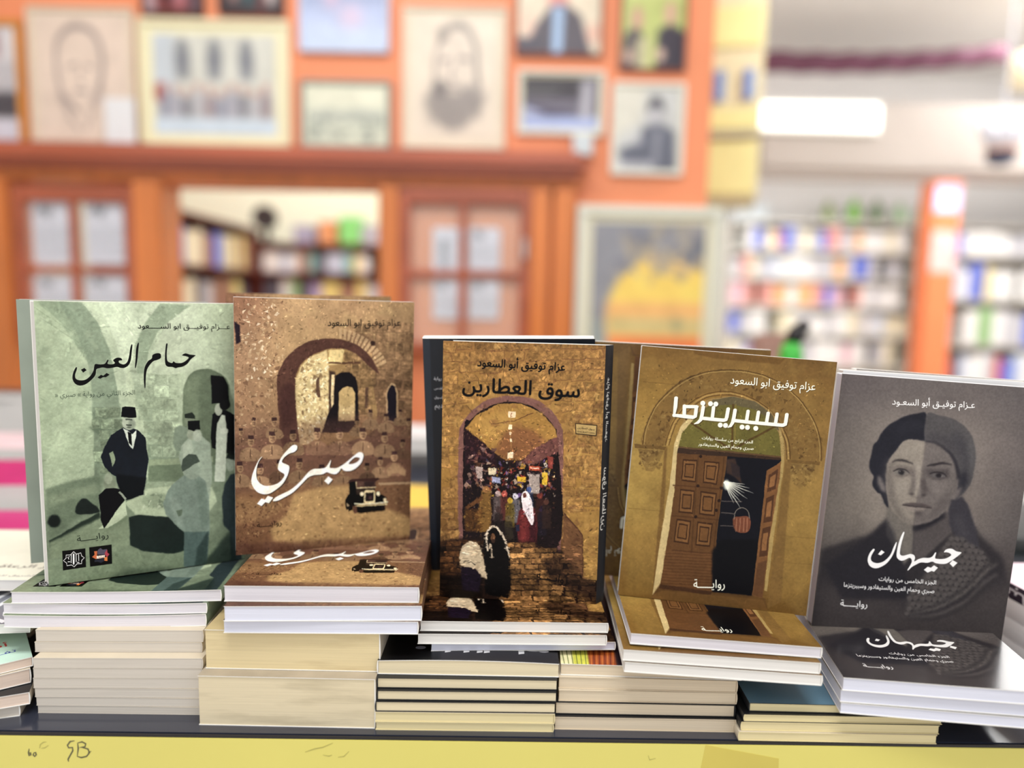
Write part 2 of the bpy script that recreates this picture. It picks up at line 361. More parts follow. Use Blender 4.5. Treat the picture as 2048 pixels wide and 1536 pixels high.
def art_hammam():
    a = Art(760, 1150, [(64,608),(487,607),(490,1119),(97,1172)]); a.begin(1)
    a.grid(4, 6, [(158,176,146),(200,214,186),(196,210,182),(168,184,152),
                  (170,186,156),(170,186,158),(186,200,172),(172,188,158),
                  (168,186,154),(140,158,132),(158,174,146),(128,144,120),
                  (158,176,146),(122,140,116),(128,146,122),(112,128,106),
                  (118,134,112),(124,140,116),(150,166,136),(112,128,106),
                  (122,138,112),(122,138,110),(118,134,108),(104,120,98)])
    a.frame(0, 560, 2.194)
    P = a.poly
    P([(140,105),(250,108),(330,240),(385,330),(400,480),(412,870),(200,930),(150,300)], (172,190,158), .75, 3)
    P([(160,108),(255,108),(330,180),(372,290),(388,380),(330,300),(250,190)], (140,158,132), .75, 2, True)
    P([(250,105),(355,108),(430,200),(478,310),(503,430),(522,560),(526,660),(405,655),(398,480),(382,370),(330,240)], (134,152,128), .85, 2)
    P([(355,108),(430,112),(500,270),(545,420),(560,560),(535,640),(505,450),(478,320),(425,195)], (186,202,172), .8, 2)
    P([(430,108),(700,108),(640,180),(592,280),(570,400),(562,560),(545,420),(500,270)], (204,220,190), .95, 3)
    P([(702,108),(845,112),(745,185),(672,300),(640,420),(602,420),(588,300),(640,190)], (142,160,134), .85, 2)
    P([(735,190),(700,260),(680,330),(660,420),(640,430),(650,330),(690,240)], (190,206,176), .8, 2)
    P([(548,400),(575,400),(600,560),(640,640),(650,890),(600,890),(560,600)], (188,204,172), .8, 3)
    P([(405,570),(525,570),(530,660),(440,740),(430,870),(412,870)], (116,132,110), .8, 2)
    a.specks(160, 200, 400, 900, 60, 26, [(186,202,170),(150,168,140),(176,192,160)], .45, 3, soft=4)
    a.specks(410, 570, 520, 700, 14, 22, [(96,112,92),(140,156,130)], .6, 4, soft=3)
    a.specks(600, 420, 800, 800, 30, 22, [(180,196,166),(150,166,140)], .4, 5, soft=4)
    a.specks(140, 110, 1030, 900, 160, 16, [(196,212,182),(140,156,130),(176,194,164),(152,168,140)], .3, 71, soft=2.5, stretch=1.4)
    a.specks(200, 880, 1030, 1300, 120, 14, [(100,116,92),(150,168,138),(120,136,110)], .35, 72, soft=3, stretch=2.2)
    for q in ((150,140,330,250),(170,180,345,290),(400,220,480,215),(405,330,500,325),(590,240,650,245),(605,330,655,330)): a.line([q[:2], q[2:]], 3, (120,138,112), .4, 1, False)
    a.stones(420, 570, 530, 860, 2, 6, (140,156,128), (96,112,90), .5, 74); a.stones(600, 420, 790, 790, 3, 7, (166,182,152), (132,148,122), .35, 75); a.strokes(1300, 22, 8, .08, 3, a=.45)
    # arch on the right
    P([(745,470),(790,420),(860,396),(930,396),(1000,430),(1040,480),(1040,760),(800,780),(790,520)], (176,192,162), .5, 4)
    P([(800,760),(803,520),(815,455),(850,412),(905,396),(962,412),(1006,450),(1014,520),(1016,800),(800,790)], (98,112,90), .95, 2, True)
    P([(808,700),(812,470),(850,425),(880,430),(870,700)], (130,146,118), .5, 6)
    P([(930,425),(985,430),(1008,465),(1012,560),(955,545),(932,550)], (10,14,16), 1, 1.5)
    P([(1012,560),(1006,450),(1036,560),(1040,760),(1014,760)], (90,104,84), .6, 3)
    # bench and floor
    P([(650,800),(935,782),(935,885),(650,896)], (104,120,96), .9, 2); P([(650,800),(935,782),(935,808),(650,826)], (148,164,132), .8, 2)
    P([(200,930),(300,895),(445,872),(440,1000),(330,1060),(213,1160)], (104,120,98), .8, 5)
    P([(215,960),(420,905),(430,940),(218,1000)], (150,166,136), .5, 6); P([(440,900),(930,890),(935,960),(640,930),(440,1000)], (150,166,138), .6, 5)
    P([(214,1150),(330,1085),(430,1030),(440,1052),(330,1120),(216,1180)], (38,50,42), .95, 2)
    P([(212,1160),(440,1050),(455,1100),(560,1040),(570,1170),(215,1230)], (130,146,118), .9, 4)
    a.ell(235, 1066, 28, 28, (20,28,26), .95, 3); P([(330,1034),(345,978),(372,968),(400,990),(426,1010),(426,1032)], (26,34,32), .95, 2, True)
    # fountain
    P([(545,988),(640,925),(780,908),(930,915),(950,975),(900,1045),(600,1048)], (172,188,156), 1, 2); a.ell(690, 975, 75, 34, (126,142,116), .6, 5); a.specks(620,945,770,1005,30,8,[(104,120,98),(196,210,180)],.7,8)
    P([(562,1050),(600,1040),(820,1050),(840,1180),(760,1207),(620,1195),(568,1168)], (34,46,42), 1, 2)
    P([(430,1100),(548,975),(556,1045),(470,1095)], (180,196,164), 1, 1); P([(556,1040),(470,1098),(440,1120),(560,1060)], (120,138,110), .8, 2)
    # man with fez
    P([(455,745),(480,692),(532,662),(560,655),(600,670),(636,705),(648,790),(640,880),(625,950),(552,975),(520,930),(505,870),(485,862),(455,832),(440,790)], (26,32,40), 1, 1)
    P([(474,772),(492,762),(503,800),(490,832)], (134,150,122), 1, 1); P([(505,860),(640,880),(625,950),(552,975),(518,930)], (12,16,20), .8, 3)
    P([(534,662),(556,672),(575,690),(595,670),(592,700),(580,752),(566,738),(548,700)], (206,218,202), 1, .8); P([(554,676),(570,684),(576,738),(562,726)], (12,14,18), 1, .6)
    a.ell(562, 640, 30, 30, (168,180,158), 1, 1); a.ell(575, 645, 16, 22, (120,132,114), .7, 3); P([(548,622),(576,622),(578,628),(548,628)], (60,66,60), .8, 1); P([(550,646),(575,646),(575,651),(550,651)], (40,46,42), .9, 1); a.ell(562,658,10,4,(90,100,86),.8,1)
    P([(532,570),(545,566),(590,568),(595,613),(563,618),(529,614)], (12,14,18), 1, .8)
    a.ell(478, 900, 28, 36, (122,134,112), .9, 2); a.ell(470,880,18,24,(160,172,148),.7,2)
    P([(428,952),(462,924),(500,922),(530,930),(550,968),(500,1030),(452,1098),(440,1060)], (12,14,18), 1, 1); P([(519,935),(552,968),(545,975),(512,942)], (180,192,170), .8, .8)
    # companions
    P([(764,662),(790,645),(830,655),(830,760),(770,760),(757,730)], (124,140,120), .95, 2); a.ell(835, 625, 22, 26, (118,130,108), 1, 1); P([(810,598),(845,590),(858,605),(858,618),(812,615)], (40,48,40), 1, 1)
    P([(795,740),(840,690),(885,690),(925,722),(932,860),(912,1010),(855,1000),(800,850),(784,790)], (152,168,148), 1, 1.5); P([(800,735),(840,700),(850,760),(806,800)], (176,190,168), .7, 3)
    a.ell(846, 684, 26, 26, (150,162,140), 1, 1.5); P([(824,628),(878,624),(882,664),(852,672),(826,664)], (14,16,18), 1, .8); a.ell(868,690,20,26,(176,188,168),.8,2)
    P([(935,600),(960,575),(1000,580),(1040,605),(1040,780),(932,745),(928,700)], (14,16,18), 1, 1)
    P([(955,640),(975,600),(992,602),(1000,690),(988,890),(940,890),(950,740)], (188,200,180), 1, 1.2); a.ell(962, 575, 18, 28, (170,180,160), 1, 1.5); a.ell(990, 555, 24, 24, (18,20,20), 1, 1.5); a.ell(988,672,16,14,(200,210,190),.9,1.5)
    P([(760,900),(800,868),(850,850),(900,890),(915,960),(918,1112),(802,1114),(770,1085),(724,1035),(710,985),(735,930)], (124,142,128), 1, 1.5)
    P([(735,960),(770,960),(800,1020),(798,1100),(765,1070)], (148,166,150), .6, 4); P([(860,880),(905,900),(912,1080),(880,1100)], (104,122,108), .6, 5); P([(770,1020),(798,1015),(796,1040),(780,1045)], (90,106,86), .8, 1.5)
    a.ell(842, 850, 36, 34, (142,158,140), 1, 1.5); P([(800,795),(828,772),(862,775),(878,808),(848,820),(800,850),(793,830)], (70,82,72), 1, 1)
    P([(803,1112),(917,1110),(905,1245),(860,1262),(803,1262)], (88,108,102), 1, 1.5); P([(862,1180),(900,1120),(912,1110),(906,1200),(895,1260),(850,1262)], (54,70,66), .8, 3)
    P([(973,960),(990,900),(1015,860),(1050,850),(1060,1260),(1010,1240),(1008,1110),(978,1080)], (48,60,62), 1, 2); a.ell(1012, 812, 20, 34, (150,164,146), .9, 2); P([(992,790),(1010,755),(1040,765),(1040,800)], (20,26,26), .9, 2)
    P([(860,1290),(905,1225),(1010,1105),(1040,1240),(980,1300),(1040,1400),(840,1400)], (36,48,44), .75, 6); P([(470,1310),(560,1270),(700,1262),(800,1280),(760,1340),(500,1345)], (60,74,60), .5, 8)
    a.strokes(900, 9, 4, .10, 4, a=.3); a.mottle(.10, 5, 40, octaves=6); a.mottle(.07, 24, 41, octaves=3); a.warp(3.5, 12, 5); a.warp(1.6, 60, 7); a.mottle(.07, 8, 3); a.mottle(.06, 90, 4, octaves=2); a.sharpen(.5)
    # lettering
    a.frame(90, 630, 5.2513); K = (10,12,14)
    T1 = [[(1445,440),(1480,418),(1530,430),(1585,435),(1585,445),(1540,480),(1500,530),(1450,560),(1400,570),(1375,577),(1340,565),(1290,562),(1265,530),(1262,440),(1273,330),(1285,315),(1290,330),(1281,420),(1286,495),(1310,516),(1340,522),(1352,505),(1382,522),(1440,520),(1480,500),(1516,465),(1490,450)],
     [(1130,440),(1180,420),(1215,430),(1217,470),(1180,492),(1140,505),(1100,545),(1068,600),(1056,680),(1052,780),(1042,785),(1034,680),(1043,580),(1078,510),(1120,478)],
     [(972,318),(983,320),(976,400),(966,500),(950,577),(941,570),(948,480),(954,380)],
     [(903,335),(914,340),(906,420),(896,500),(872,552),(830,580),(790,582),(750,572),(700,582),(650,588),(600,580),(562,588),(530,602),(520,660),(480,710),(420,757),(360,774),(310,757),(280,710),(283,650),(308,590),(325,582),(322,610),(306,660),(312,700),(350,718),(410,713),(460,678),(498,620),(508,572),(520,545),(570,548),(620,540),(648,500),(660,505),(650,540),(700,545),(728,530),(710,502),(748,476),(790,478),(804,500),(770,507),(775,530),(820,545),(858,520),(878,460),(890,380)]]
    for t in T1: a.poly(t, (226,234,214), .5, 2, True)
    for t in T1: a.poly(t, K, 1, 0, True)
    for t in ([(368,606),(405,588),(427,611),(390,637)], [(543,687),(580,658),(604,668),(640,638),(670,655),(632,682),(602,682),(570,699)]): a.poly(t, K)
    a.text('عـــزام توفيـــق ابو الســـــعود', (975,160), (1965,152), K, ky=.9, bold=.5)
    a.text('الجزء الثاني من رواية « صبري »', (95,900), (940,862), (40,52,44), .75, ky=1.0)
    a.frame(90, 1050, 9.7524)
    a.text(ROWAYA, (615,355), (1222,275), (30,38,32), ky=.8)
    P([(325,530),(770,480),(785,835),(340,900)], (8,8,8)); P([(845,462),(1280,405),(1292,772),(865,828)], (8,8,8))
    W = (246,246,246)
    star = [(545,542),(600,590),(685,565),(700,625),(752,658),(700,710),(700,770),(612,772),(555,832),(505,795),(415,810),(410,760),(348,715),(400,665),(398,608),(485,605)]
    a.line(star+[star[0]], 13, W, smooth=False); P([(530,585),(560,575),(562,770),(545,800),(530,770)], W)
    for L in ([(500,600),(498,760)],[(592,590),(594,740)],[(640,590),(645,720)],[(430,640),(455,690)],[(430,735),(480,735)],[(610,745),(655,750)],[(450,640),(470,640)]): a.line(L, 14, W, smooth=False)
    P([(1065,470),(1110,505),(1190,492),(1195,550),(1150,600),(1010,600),(1000,540),(1020,505)], (88,84,100)); P([(940,535),(1000,530),(1000,600),(985,690),(900,645),(950,600)], (206,112,70)); P([(1195,500),(1200,560),(1240,590),(1190,650),(1150,600),(1150,560)], (176,72,84))
    P([(1140,650),(1200,640),(1200,720),(1140,715)], (226,130,70)); P([(950,700),(1140,670),(1140,720),(1075,755),(1010,735),(950,740)], (48,50,62)); P([(990,625),(1150,605),(1150,655),(990,680)], (240,236,220))
    a.text('شامل', (1000,668), (1140,650), (170,80,60), bold=0)
    a.grade(.9, (1.0,.985,.985), 1.12, .5); return a.image('print_green_courtyard')

def art_sabri():
    a = Art(760, 1110, [(467,593),(829,604),(819,1080),(472,1110)]); a.begin(2)
    a.grid(4, 6, [(150,108,82),(186,150,108),(176,140,100),(150,120,84), (166,130,98),(176,142,100),(160,128,88),(138,108,76),
                  (158,122,90),(150,118,84),(132,100,70),(128,96,70), (130,98,76),(116,84,66),(112,82,66),(112,82,64),
                  (124,92,64),(158,124,82),(166,132,88),(120,88,66), (92,62,50),(112,78,58),(118,84,60),(96,66,52)])
    a.frame(430, 560, 2.1044); P = a.poly
    a.stones(560, 180, 840, 660, 8, 12, (146,114,80), (92,68,52), .55, 5)
    a.specks(85, 70, 300, 640, 240, 9, [(206,178,136),(120,88,66),(190,156,116),(100,70,54)], .65, 6)
    a.specks(120, 90, 260, 420, 70, 7, [(238,214,176),(240,222,190)], .8, 7); a.specks(300,80,800,230,60,26,[(196,164,112),(160,122,88),(186,150,104)],.35,8,soft=5)
    # voussoirs
    P([(520,225),(600,218),(680,262),(690,360),(640,300),(560,258)], (128,96,72), .7, 4)
    for i in range(13):
        t = .12+i*.085; cx, cy, r0, r1 = 500, 440, 196, 240
        P([(cx+r*math.sin(u), cy-r*math.cos(u)) for r, u in ((r0,t),(r1,t-.03),(r1,t+.03),(r0,t+.05))], (192,158,114), .85, 1.0)
    P([(340,520),(335,430),(350,375),(400,320),(470,290),(530,288),(590,310),(640,370),(660,420),(660,640),(350,690)], (158,126,80), 1, 1.5, True)
    P([(345,690),(338,520),(338,420),(360,365),(400,325),(470,292),(478,380),(480,560),(450,640),(400,690)], (206,182,128), 1, 1.5)
    a.specks(345, 330, 478, 690, 300, 8, [(246,234,186),(160,130,88),(230,208,156),(120,92,64),(250,240,200)], .8, 9, inpoly([(345,690),(338,420),(400,325),(478,300),(478,560),(400,690)]))
    a.stones(540, 300, 660, 640, 4, 9, (160,126,84), (104,78,56), .6, 11)
    P([(478,292),(545,292),(535,350),(478,360)], (222,196,132), .9, 2); P([(478,345),(612,343),(614,352),(478,352)], (90,62,46), .9, 1)
    P([(480,380),(505,385),(500,560),(455,640),(430,690),(480,560)], (60,44,40), .9, 3); P([(488,395),(502,395),(500,540),(490,560)], (230,204,150), .9, 1)
    P([(505,400),(530,386),(565,386),(592,410),(602,450),(606,598),(560,640),(450,640),(478,560),(500,520)], (32,26,30), 1, 1.5)
    P([(522,592),(521,470),(536,453),(556,446),(577,452),(589,475),(589,592)], (188,158,104), 1, 1); P([(522,520),(550,540),(589,520),(589,592),(522,592)], (206,178,126), .7, 3)
    a.line([(437,410),(432,430),(434,480),(442,490)], [8,14,16,8], (90,64,50), .9, 1); a.line([(640,450),(638,540)], 12, (90,66,54), .9, 1.5)
    P([(285,700),(268,560),(262,430),(275,368),(320,305),(385,262),(455,246),(535,250),(612,280),(662,330),(690,392),(672,380),(640,352),(590,308),(530,287),(470,290),(400,322),(352,372),(338,430),(342,560),(352,700)], (92,62,52), 1, 1.5, True)
    P([(285,690),(272,470),(300,430),(335,440),(340,560),(350,690)], (70,44,42), .6, 6); a.specks(270,260,660,420,90,7,[(128,92,70),(70,46,40)],.5,12,inpoly([(285,700),(262,430),(320,305),(455,246),(612,280),(690,392),(590,308),(470,290),(352,372),(352,700)]))
    a.ell(505, 400, 26, 8, (60,44,36), 0); a.ell(665, 265, 12, 10, (54,36,32), .9, 2, rot=.7); P([(80,170),(105,190),(108,260),(90,270)], (34,26,40), .9, 2)
    P([(722,592),(720,480),(730,445),(744,430),(758,438),(770,470),(770,604)], (186,154,112), .8, 1); P([(728,588),(725,482),(734,450),(745,438),(756,446),(764,475),(764,598)], (34,28,40), 1, 1)
    # crowd
    P([(84,640),(300,610),(640,560),(830,600),(830,850),(84,905)], (104,72,60), .5, 18)
    r = np.random.default_rng(4)
    def bust(x, y, z, l):
        c1 = (168*l,134*l,98*l); c2 = (128*l,96*l,74*l) if r.random() < .5 else (154*l,122*l,90*l)
        P([(x-1.15*z,y+2.3*z),(x-1.2*z,y+1.3*z),(x-.5*z,y+.75*z),(x+.5*z,y+.75*z),(x+1.2*z,y+1.3*z),(x+1.15*z,y+2.3*z)], c2, .85, 1.5, True)
        P([(x-.25*z,y+.8*z),(x+.25*z,y+.8*z),(x,y+1.5*z)], c1, .8, 1); a.line([(x,y+.9*z),(x,y+1.9*z)], .14*z, (80*l,56*l,46*l), .7, .6, False)
        a.ell(x, y, .42*z, .58*z, c1, .95, 1); a.ell(x+.15*z, y+.1*z, .2*z, .35*z, (120*l,88*l,68*l), .6, 1.2); a.line([(x-.25*z,y-.05*z),(x+.25*z,y-.05*z)], .12*z, (90*l,64*l,52*l), .6, 1.2, False); a.line([(x-.15*z,y+.28*z),(x+.15*z,y+.28*z)], .08*z, (86*l,60*l,50*l), .6, 1.0, False)
        P([(x-.36*z,y-.3*z),(x-.32*z,y-.8*z),(x+.32*z,y-.8*z),(x+.36*z,y-.3*z)], (66*l,44*l,44*l), .9, 1)
    for x, y, z, l in [(655,565,26,.9),(720,580,26,.9),(780,560,22,.85),(815,600,26,.9),(600,600,24,.75),(165,600,26,1.0),(250,600,28,.95),(110,640,24,.9),
                       (150,680,34,.95),(240,665,36,1.05),(330,655,34,.85),(430,650,36,1.05),(525,650,36,1.05),(622,650,36,1.05),(715,665,34,.95),(790,690,26,.8),
                       (105,790,34,.95),(190,800,34,1.1),(270,780,32,.8),(355,775,34,.85),(450,800,32,.85),(540,800,32,.85),(695,765,28,1.0),(755,745,32,1.15),(640,790,26,.7)]: bust(x, y, z, l)
    P([(730,830),(720,800),(745,775),(770,775),(805,800),(800,825),(770,810),(745,815)], (170,136,98), .8, 1.5)
    # ground
    P([(85,905),(250,880),(420,868),(640,850),(830,855),(835,1180),(85,1180)], (122,88,62), .85, 6)
    P([(330,900),(450,868),(560,862),(640,905),(720,960),(790,985),(830,1010),(820,1075),(700,1110),(420,1120),(250,1100),(230,1050),(300,985)], (172,138,90), .95, 7)
    P([(85,910),(230,925),(300,955),(200,1010),(85,1030)], (150,116,78), .6, 8); P([(690,852),(825,848),(825,856),(690,861)], (176,146,110), .9, 1.2)
    a.specks(85, 930, 330, 1130, 420, 5, [(92,62,46),(170,136,92),(70,44,36)], .6, 13, inpoly([(85,920),(330,940),(230,1060),(85,1140)])); a.specks(680, 870, 830, 990, 220, 4, [(92,64,50),(150,118,86),(70,46,40)], .6, 14, inpoly([(700,862),(830,862),(830,1000),(740,950)]))
    a.specks(250, 900, 830, 1120, 160, 6, [(120,86,58),(188,154,104),(110,76,52)], .55, 15); a.specks(90,1090,830,1170,120,12,[(88,58,48),(128,92,64),(72,46,40)],.5,16,soft=3)
    P([(85,1110),(830,1075),(830,1100),(85,1160)], (86,56,48), .5, 8)
    # car
    a.frame(490, 880, 6.0235); D = (18,14,16); G = (222,200,150)
    P([(1340,790),(1650,770),(1680,845),(1390,880),(1300,850)], (22,16,16), 1, 2)
    P([(1250,485),(1335,480),(1345,590),(1450,590),(1445,745),(1300,800),(1222,842),(1208,720),(1258,640)], D, 1, 1); P([(1335,500),(1578,478),(1572,560),(1342,580)], (96,70,60), 1, 1); P([(1440,500),(1560,488),(1556,548),(1440,560)], (60,44,42), .9, 1.5)
    P([(1340,590),(1560,565),(1565,620),(1340,660)], (66,52,44), 1, 1); a.line([(1340,505),(1345,580),(1575,560)], 9, G, 1, .6, False); P([(1225,520),(1280,470),(1600,450),(1622,470),(1580,488),(1290,500)], (70,46,42), 1, 1.2)
    P([(1560,640),(1650,650),(1705,690),(1700,740),(1570,750)], D, 1, 1); P([(1232,770),(1300,760),(1300,840),(1250,860)], (30,24,24)); P([(1640,770),(1690,765),(1690,840),(1648,850)], (40,28,26), 1, 1); P([(1300,790),(1350,790),(1350,880),(1310,880)], (96,66,52), 1, 1.2)
    P([(1438,620),(1460,600),(1540,596),(1562,612),(1566,735),(1552,750),(1450,756),(1436,740)], G); P([(1452,630),(1550,622),(1552,730),(1452,738)], (44,34,36), 1, .6); P([(1490,670),(1530,668),(1530,705),(1490,708)], (84,60,60), 1, 1)
    for x, y in ((1412,645),(1603,640)): a.ell(x, y, 28, 30, (60,46,40), 1); a.ell(x, y, 23, 25, (236,216,176), 1, .8)
    a.line([(1320,765),(1500,765),(1722,742)], 12, (238,220,176), smooth=False); a.line([(1330,790),(1500,785),(1715,768)], 9, (214,190,140), smooth=False); P([(1665,695),(1700,695),(1705,745),(1668,745)], (232,210,164), .9, 1); P([(1225,755),(1260,790),(1230,800)], (210,184,140), .8, 1)
    a.strokes(2600, 12, 5, .17, 5, a=.6); a.strokes(900, 7, 3, .35, 6, (0,0,1,.62), a=.6, minlum=.3); a.warp(3, 16, 8); a.warp(1.6, 70, 9); a.sharpen(.7)
    # title
    W = (240,234,218); S = (38,26,22)
    T = [[(340,730),(345,735),(400,725),(470,690),(560,640),(620,590),(690,520),(760,450),(830,420),(930,410),(985,385),(1030,400),(1090,408),(1135,375),(1160,338),(1190,362),(1230,372),(1290,362),(1350,325),(1400,270),(1425,205),(1425,165),(1400,145),(1370,145),(1320,180),(1250,240),(1200,280),(1150,312),(1110,332),(1060,335),(1020,325),(1036,250),(1030,240),(1000,290),(965,330),(900,342),(830,345),(780,370),(740,410),(690,470),(620,540),(540,600),(460,640),(380,680),(340,715)],
     [(205,200),(165,260),(142,340),(138,430),(165,500),(230,545),(310,545),(390,520),(440,480),(473,430),(470,405),(430,380),(400,350),(400,300),(430,220),(480,150),(560,70),(600,54),(630,70),(625,110),(590,142),(530,162),(470,210),(447,262),(500,290),(532,312),(530,370),(500,450),(450,530),(380,590),(300,640),(230,650),(160,630),(110,580),(78,510),(85,430),(120,330),(165,240),(196,202)]]
    hole = [(1250,280),(1290,286),(1350,262),(1382,227),(1375,210),(1330,205),(1290,232)]
    dots = [[(955,490),(1005,433),(1056,473),(1005,532)], [(145,765),(200,700),(240,715),(275,668),(340,690),(290,758),(245,745),(200,792)]]
    for dx, c in ((7, S), (0, W)):
        sh = lambda L: [(x+dx, y+dx) for x, y in L]
        a.poly(sh(T[0]), c, 1, .3, True, hole=sh(hole)); a.poly(sh(T[1]), c, 1, .3, True)
        for d in dots: a.poly(sh(d), c)
    a.text(ROWAYA, (145,1052), (442,1018), (36,22,18), ky=.9, bold=.5)
    a.mottle(.12, 14, 21); a.mottle(.07, 80, 22, octaves=2)
    a.frame(640, 620, 10.24); a.text('عزام توفيق ابو السعود', (160,322), (1650,322), (24,16,14), ky=1.15, bold=.6)
    a.grade(.80, (1.0,1.0,1.0), 1.25, .42); return a.image('print_brown_archway')

def art_souq():
    a = Art(700, 1110, [(886,680),(1210,697),(1193,1210),(880,1196)]); a.begin(3)
    a.grid(3, 6, [(140,106,62),(146,112,66),(128,96,60), (150,118,66),(152,118,66),(150,120,68), (156,124,68),(140,104,58),(162,130,74),
                  (140,108,58),(96,66,42),(156,124,66), (86,62,38),(64,44,34),(112,84,46), (60,42,28),(76,54,36),(58,42,30)])
    a.frame(820, 640, 2.259); P = a.poly
    a.stones(135, 95, 900, 1000, 9, 19, (158,126,72), (96,66,48), .55, 31, var=.1)
    a.specks(140, 100, 890, 980, 170, 11, [(186,156,96),(112,80,56),(170,136,80)], .45, 32, soft=1.5, stretch=1.6); a.specks(690,300,870,860,90,12,[(196,166,100),(176,142,78)],.5,33,soft=2)
    for i in range(15):
        t = -1.35+i*.19; P([(455+r*math.sin(u), 590-r*1.02*math.cos(u)) for r, u in ((238,t),(285,t),(285,t+.16),(238,t+.16))], (160,128,74) if i % 2 else (146,112,64), .7, 1.5)
    P([(222,990),(220,560),(236,470),(290,400),(370,356),(470,346),(560,362),(640,415),(684,490),(694,570),(684,1060),(655,1060),(668,560),(650,490),(600,425),(520,382),(430,374),(335,402),(275,455),(250,520),(248,990)], (116,84,80), .9, 1.5, True)
    P([(240,985),(245,500),(275,452),(335,402),(430,374),(520,382),(600,425),(652,490),(668,560),(660,1060),(240,1040)], (30,22,24), 1, 1, True)
    P([(250,492),(300,430),(400,382),(500,380),(600,425),(660,500),(670,540),(560,590),(505,640),(440,640),(380,602)], (156,122,66), 1, 1.5)
    P([(380,602),(420,520),(470,480),(560,500),(620,560),(505,640),(440,640)], (112,74,54), .7, 10); P([(300,470),(400,410),(520,400),(440,500),(380,560)], (176,144,82), .5, 12); a.specks(290,390,640,590,60,9,[(186,152,92),(120,84,56)],.4,34,soft=2,stretch=2)
    a.line([(370,470),(470,460),(530,435),(560,425)], 3, (84,54,40), .8, .8); a.line([(455,440),(458,600)], 3, (186,150,90), .6, .8, False)
    P([(248,488),(300,528),(390,610),(400,680),(330,640),(250,660)], (44,28,32), 1, 1.5); a.specks(255, 500, 380, 620, 60, 6, [(150,110,96),(90,56,50),(180,140,110)], .6, 35, inpoly([(250,492),(300,528),(388,612),(340,615),(252,560)]))
    P([(672,535),(640,545),(560,590),(500,650),(560,660),(672,600)], (104,70,64), 1, 1.5); a.specks(530,545,670,620,50,6,[(140,100,84),(70,46,44)],.6,36)
    for x, y, w, h in ((463,432,34,26),(456,488,18,22),(456,616,26,30),(458,548,10,14),(456,520,8,12)): P([(x-w/2,y-h/2),(x+w/2,y-h/2),(x+w/2,y+h/2),(x-w/2,y+h/2)], (232,214,176), 1, .8)
    a.line([(463,424),(458,438),(468,438)], 3, (150,90,60), .9, .5)
    cols = [(150,60,48),(196,176,150),(120,96,150),(206,170,70),(100,70,50),(70,50,60),(220,210,190),(150,110,60),(60,70,96),(170,90,60)]
    a.specks(255, 570, 380, 760, 90, 11, [(150,104,90),(100,60,60),(180,150,130),(70,50,60),(130,90,60)], .7, 37); a.specks(350, 640, 660, 800, 260, 9, cols, .75, 38); a.specks(250, 740, 660, 1000, 240, 8, [(90,66,44),(50,36,34),(130,100,64),(40,30,34),(110,60,50),(150,130,110)], .7, 39, stretch=.6)
    for q, c in (((300,665,332,720),(176,160,150)),((356,672,392,706),(216,206,170)),((485,712,526,738),(222,182,60)),((538,664,590,688),(190,88,60)),((540,700,590,790),(170,160,150)),((598,694,626,752),(214,180,60)),((372,712,412,742),(150,160,190)),((625,620,650,680),(140,70,60))):
        P([(q[0],q[1]),(q[2],q[1]+3),(q[2]-2,q[3]),(q[0]+2,q[3]-3)], c, .9, 1.2)
    a.line([(545,674),(585,677)], 5, (240,230,210), .8, .6, False)
    # shoppers
    for x, y, c in ((400,790,(196,176,170)),(430,790,(180,90,80)),(480,800,(220,220,230)),(455,820,(200,170,60)),(540,770,(70,90,140)),(590,800,(120,60,50)),(405,860,(60,46,44)),(450,900,(90,80,60)),(600,860,(50,40,60)),(620,830,(90,60,50))):
        a.ell(x, y, 13, 14, c, .85, 1.2); P([(x-18,y+14),(x+18,y+14),(x+22,y+120),(x-20,y+120)], tuple(.45*np.array(c)+12), .8, 2.5)
    P([(325,775),(345,755),(368,775),(374,860),(368,960),(320,962),(312,860)], (120,92,50), .95, 2); P([(250,850),(330,790),(330,815),(260,862)], (104,72,44), .9, 1.5); a.ell(344,768,16,16,(150,110,70),.9,1.2); P([(250,860),(330,860),(330,960),(250,960)], (92,64,34), .8, 3); a.specks(250,855,330,960,40,8,[(140,110,60),(50,36,26)],.7,40)
    P([(494,870),(520,840),(570,860),(580,930),(572,1068),(498,1056),(485,930)], (92,40,42), 1, 2); P([(505,880),(530,900),(530,1050),(505,1050)], (128,60,56), .6, 3); P([(545,900),(575,900),(572,1065),(545,1060)], (50,26,32), .7, 3)
    P([(505,800),(520,774),(540,788),(556,840),(566,900),(556,935),(536,905),(512,860)], (224,216,216), 1, 1, True); P([(520,840),(545,860),(550,910),(530,880)], (180,170,176), .6, 2); a.ell(520,795,8,11,(110,70,60),1,1); P([(482,930),(498,925),(500,960),(484,962)], (40,40,56), 1, 1)
    # ground
    P([(130,1000),(240,990),(330,980),(560,1010),(690,1050),(860,1130),(870,1300),(130,1300)], (34,24,20), .85, 6)
    def gw(x, y): return (x, y)
    a.stones(140, 1010, 700, 1300, 9, 12, (134,100,62), (24,18,14), .7, 41, inside=inpoly([(420,1000),(680,1040),(870,1150),(870,1300),(420,1300)]), var=.25); a.stones(430, 1010, 870, 1300, 7, 12, (150,114,70), (24,18,14), .7, 42, inside=inpoly([(430,1010),(680,1050),(860,1150),(860,1300),(430,1300)]), var=.25)
    a.stones(130, 1000, 330, 1300, 3, 12, (84,58,34), (24,16,12), .6, 43, var=.3); P([(135,1160),(330,1160),(330,1262),(165,1262),(135,1230)], (14,10,10), .75, 5)
